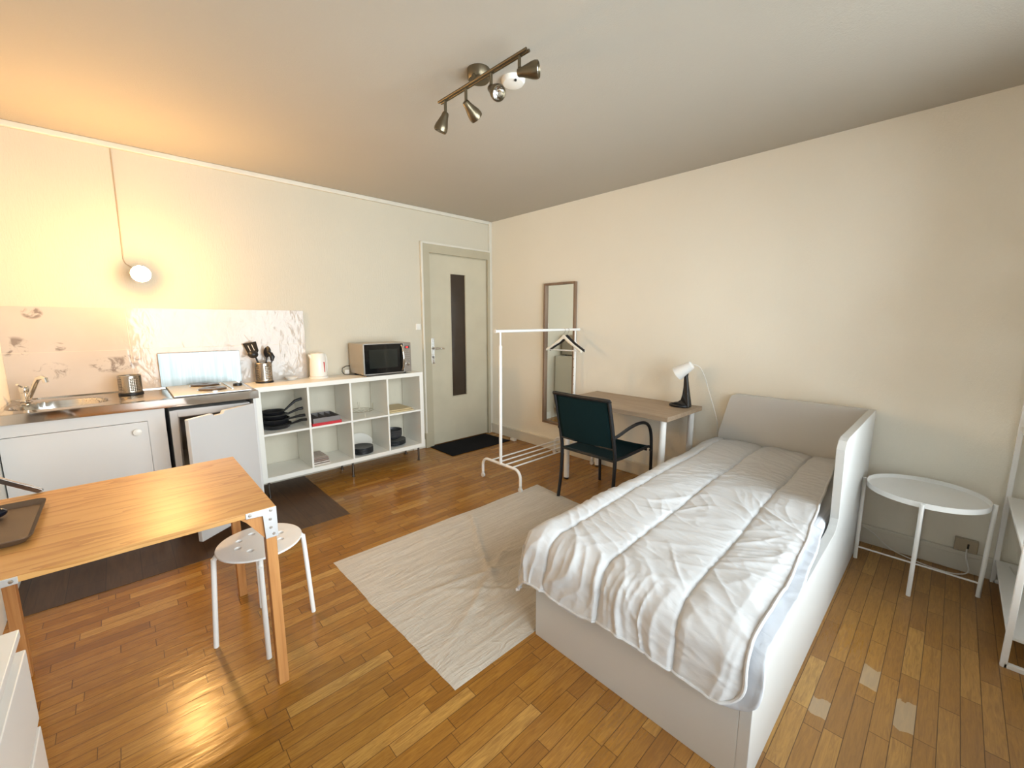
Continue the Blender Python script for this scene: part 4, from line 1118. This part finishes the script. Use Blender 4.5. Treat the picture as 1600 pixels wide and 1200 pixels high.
so = o.modifiers.new('thick', 'SOLIDIFY'); so.thickness = .012; so.offset = -1
# piped hem along foot and right edge
hem = [Vector(p) for p in rows[-1]] + [Vector(r[-1]) for r in rows[::-1]]
hem2 = [hem[0]]
for p in hem:
    if (p-hem2[-1]).length > .008: hem2.append(p)
obj('piping', MB().tube(hem2, .0058, 8), M_duvet, t)
lf_ = [Vector(r[0]) for r in rows]
obj('piping', MB().tube(lf_[::2], .0055, 8), M_duvet, t)
# care tags
def tagp(Y, lab, w_=.05):
    p = duvet_pt(-2.355+hemf(Y), Y, -.010); q = duvet_pt(-2.355+hemf(Y), Y-w_, -.010)
    mb = MB(); d = Vector((0.012, 0, -.030))
    mb.add([p, q, q+d, p+d], [(0, 1, 2, 3)]); o = obj('care_tag', mb, M_sheet, t); so = o.modifiers.new('t', 'SOLIDIFY'); so.thickness = .001
tagp(-3.33, ''); tagp(-3.36, ''); tagp(-2.985, '', .10)
# thin blanket showing under the duvet at the right foot corner
def yr2(X): return yr(X)-.040
rows2 = duvet_mesh(-1.15, -2.375, -3.30, yr2, -.030, 90, 50, .10, hemf)
mb = MB().grid(rows2)
o = obj('mattress_cover', mb, M_sheet, loc=(-1.1, -3.5, .45)); so = o.modifiers.new('thick', 'SOLIDIFY'); so.thickness = .006
tag(o, 'thin white cover peeking out under the duvet at the foot corner', 'mattress cover')

# ------------------------------------------------------------------ round side table
GC = Vector((-.282, -3.975, 0)); GR = .245
t = thing('side_table', GC, 'round white metal side table beside the bed', 'side table')
obj('tray_top', MB().lathe([(0, .487), (GR-.012, .487), (GR-.006, .490), (GR-.003, .512), (GR, .512), (GR, .484), (GR-.01, .481), (0, .481)], GC, 64), M_pmetal, t)
angs = [PI/2, PI, -PI/2, 0]
for a in angs:
    e = Vector((math.cos(a), math.sin(a), 0)); tn = Vector((-e.y, e.x, 0))
    p0, p1 = GC+e*(GR+.004), GC+e*(GR+.006)
    obj('leg', MB().cyl(p1, GC+e*(GR+.010)+Vector((0, 0, .510)), .0095, n=14), M_pmetal, t)
for a in (PI/2, PI):
    e = Vector((math.cos(a), math.sin(a), 0)); 
    z = .075 if a == PI/2 else .068
    obj('cross_rod', MB().cyl(GC+e*(GR+.006)+Vector((0, 0, z)), GC-e*(GR+.006)+Vector((0, 0, z)), .005, n=10), M_pmetal, t)

# cable along the baseboard
cb = smooth([(-.034, -3.72, .115), (-.05, -3.78, .09), (-.06, -3.86, .03), (-.07, -3.96, .006), (-.10, -4.06, .006), (-.09, -4.14, .006), (-.07, -4.19, .03), (-.055, -4.175, .10), (-.042, -4.172, .15)])
o = obj('white_cable', MB().tube(cb, .0035, 8), M_duct, loc=(-.06, -4, 0)); tag(o, 'white cable lying along the baseboard behind the side table', 'cable')

# ------------------------------------------------------------------ metal shelving on the right
GX0, GX1, GY0, GY1 = -.862, -.032, -4.285, -4.640
t = thing('metal_shelf', ((GX0+GX1)/2, (GY0+GY1)/2, 0), 'white metal frame shelving unit at the right edge of the room', 'shelf')
for x in (GX0, GX1):
    fr = MB()
    for y in (GY0, GY1): fr.box(x-.010, x+.010, y-.010, y+.010, 0, 1.75)
    fr.box(x-.010, x+.010, GY1, GY0, 0, .020); fr.box(x-.010, x+.010, GY1, GY0, 1.73, 1.75)
    obj('side_frame', fr, M_pmetal, t, .002)
for z in (.135, .50, .88, 1.30, 1.70):
    obj('shelf_board', MB().box(GX0+.010, GX1-.010, GY1+.010, GY0+.004, z-.014, z), M_white, t, .002)
obj('bottom_bar', MB().box(GX0+.010, GX1-.010, GY1-.010, GY1+.010, 0, .018), M_pmetal, t, .002)
cb = smooth([(-.10, -4.33, .139), (-.25, -4.36, .139), (-.42, -4.46, .139), (-.55, -4.42, .139), (-.66, -4.50, .139), (-.60, -4.58, .139), (-.40, -4.60, .139)])
o = obj('loose_cable', MB().tube(cb, .0035, 8), M_duct, loc=(-.4, -4.5, .135)); tag(o, 'thin white cable lying loose on the low metal shelf', 'cable')

# ------------------------------------------------------------------ plywood table
TX0, TX1, TY0, TY1, TZ = -3.845, -3.050, -2.325, -1.545, .742
t = thing('plywood_table', (-3.43, -1.93, 0), 'pine plywood table on wooden legs with metal corner plates', 'table')
obj('table_top', MB().box(TX0, TX1, TY0, TY1, TZ-.020, TZ), M_ply, t, .0015)
for (x, sx) in ((TX1, -1), (TX0, 1)):
    for (y, sy) in ((TY0, 1), (TY1, -1)):
        lg = MB(); xa, xb = x+sx*.004, x+sx*.040
        top = .70; ya, yb = y+sy*.006, y+sy*.046
        lg.box(xa, xb, ya, yb, 0.0, TZ-.021)
        lg_ = obj('leg', lg, M_legwood, t, .003)
        br2 = MB().prism([(x+sx*.040, TZ-.021), (x+sx*.115, TZ-.021), (x+sx*.095, TZ-.040), (x+sx*.040, TZ-.120)], 'y', y+sy*.008, y+sy*.036)
        obj('brace', br2, M_legwood, lg_)
        pw_ = .098 if sx < 0 else .165
        pl_ = [(x-sx*.001, TZ-.002), (x+sx*pw_, TZ-.002), (x+sx*pw_, TZ-.022), (x+sx*.045, TZ-.026), (x+sx*.041, TZ-.118), (x-sx*.001, TZ-.118)]
        cp = obj('corner_plate', MB().prism(pl_, 'y', y-sy*.003, y+sy*.001).box(x-sx*.001, x+sx*.002, y, y+sy*.045, TZ-.118, TZ-.002), M_zinc, t, .001)
        for q in ((pw_-.013, .012), (.018, .012), (.022, .045), (.022, .078), (.014, .105)):
            obj('screw', MB().lathe([(.0055, 0), (.004, .0025), (0, .003)], (x+sx*q[0], y-sy*.003, TZ-q[1]), 12, (0, -sy, 0)), M_steel, cp)
obj('folding_arm', MB().prism([(-3.695, .748), (-3.700, .756), (-3.812, .838), (-3.812, .814), (-3.712, .742)], 'y', TY1-.006, TY1+.014), M_dark_steel, t, .002)
# tray
t = thing('serving_tray', (-3.80, -1.90, TZ), 'dark brown serving tray lying on the plywood table', 'tray')
def rrect(x0, x1, y0, y1, r, n=5):
    out = []
    for (cx_, cy_, a0) in ((x1-r, y1-r, 0), (x0+r, y1-r, 90), (x0+r, y0+r, 180), (x1-r, y0+r, 270)):
        for k in range(n+1):
            a = math.radians(a0+90*k/n); out.append((cx_+r*math.cos(a), cy_+r*math.sin(a)))
    return out
tx0, tx1, ty0, ty1 = -3.935, -3.672, -2.105, -1.700
A = rrect(tx0, tx1, ty0, ty1, .030); B = rrect(tx0+.016, tx1-.016, ty0+.016, ty1-.016, .024)
n = len(A); mb = MB()
lv = [[(p[0], p[1], TZ+.012) for p in B]]
vs = [(p[0]*1, p[1], TZ+.001) for p in B]+[(p[0], p[1], TZ+.020) for p in A]+[(p[0], p[1], TZ+.023) for p in A]+[(p[0], p[1], TZ+.006) for p in B]
fs = []
for k in range(n):
    k2 = (k+1) % n
    fs += [(k, k2, n+k2, n+k), (n+k, n+k2, 2*n+k2, 2*n+k), (2*n+k, 2*n+k2, 3*n+k2, 3*n+k)]
fs += [tuple(range(n-1, -1, -1)), tuple(range(3*n, 4*n))]
mb.add(vs, fs); obj('tray_body', mb, M_tray, t)
o = obj('black_object', MB().sphere((-3.800, -1.800, TZ+.026), .020, 24, (2.2, 1.2, 1)), M_navy, loc=(-3.80, -1.80, TZ+.006))  # unidentified small dark object, built as a plain rounded shape
tag(o, 'small glossy black rounded object on the brown tray', 'object')

# ------------------------------------------------------------------ stool
SC = Vector((-3.043, -1.955, 0)); SR = .168
t = thing('stool', SC, 'round white stool with punched holes and four tubular legs', 'stool')
# seat: disc with eight round holes, made by boolean-free polar fill
import itertools
def disc_with_holes(c, R, holes, z0, z1):
    bm = bmesh.new()
    def ring(cx_, cy_, r, n):
        vs = [bm.verts.new((cx_+r*math.cos(2*PI*k/n), cy_+r*math.sin(2*PI*k/n), 0)) for k in range(n)]
        return [bm.edges.new((vs[k], vs[(k+1) % n])) for k in range(n)]
    ed = ring(c.x, c.y, R, 64)
    for hx, hy, hr in holes: ed += ring(hx, hy, hr, 18)
    bmesh.ops.triangle_fill(bm, use_beauty=True, use_dissolve=False, edges=ed)
    # drop triangles inside holes
    kill = [f for f in bm.faces if any((f.calc_center_median().x-hx)**2+(f.calc_center_median().y-hy)**2 < (hr*.93)**2 for hx, hy, hr in holes)]
    if kill: bmesh.ops.delete(bm, geom=kill, context='FACES')
    r_ = bmesh.ops.extrude_face_region(bm, geom=bm.faces[:])
    for v_ in [g_ for g_ in r_['geom'] if isinstance(g_, bmesh.types.BMVert)]: v_.co.z = 1
    bm.verts.index_update()
    mb = MB(); vs = []
    for v_ in bm.verts:
        rr_ = math.hypot(v_.co.x-c.x, v_.co.y-c.y)/R
        z = (z1 if v_.co.z > .5 else z0)-.005*max(0, 1-rr_**2*1.05)-(.007 if rr_ > .99 and v_.co.z > .5 else 0)
        vs.append((v_.co.x, v_.co.y, z))
    mb.add(vs, [tuple(v_.index for v_ in f.verts) for f in bm.faces]); bm.free(); return mb
hol = []
for k in range(8):
    a = math.radians(22.5+45*k-45*.3); hol.append((SC.x+.088*math.cos(a), SC.y+.088*math.sin(a), .0125))
obj('seat', disc_with_holes(SC, SR, hol, .438, .454), M_pmetal, t, .003)
for fx_, fy_ in ((-3.238, -1.910), (-3.084, -2.138), (-2.847, -1.963), (-3.024, -1.753)):
    e = Vector((fx_-SC.x, fy_-SC.y, 0)); L_ = e.length; e.normalize()
    pts = [SC+e*.060+Vector((0, 0, .430)), SC+e*.135+Vector((0, 0, .430)), SC+e*.158+Vector((0, 0, .425)), SC+e*.172+Vector((0, 0, .408)), SC+e*.177+Vector((0, 0, .38)), SC+e*L_+Vector((0, 0, 0))]
    obj('leg', MB().tube(smooth(pts, 4), .0105, 14), M_pmetal, t)

# ------------------------------------------------------------------ white chest of drawers at the left
HX0, HX1, HY1, HY0, HZ = XL+.004, -3.630, -2.712, -3.35, .780
t = thing('chest_of_drawers', (-3.79, -3.03, 0), 'white chest of drawers in the near left corner', 'chest of drawers')
obj('body', MB().box(HX0, HX1-.020, HY0, HY1-.0, 0.0, HZ-.018), M_white, t, .0015)
obj('top_board', MB().box(HX0, HX1-.001, HY0-.004, HY1+.004, HZ-.018, HZ), M_white, t, .0015)
zz = HZ-.045
for hgt in (.170, .235, .235):
    obj('drawer', MB().box(HX1-.018, HX1+.004, HY0+.004, HY1-.004, zz-hgt, zz), M_white, t, .002)
    zz -= hgt+.018
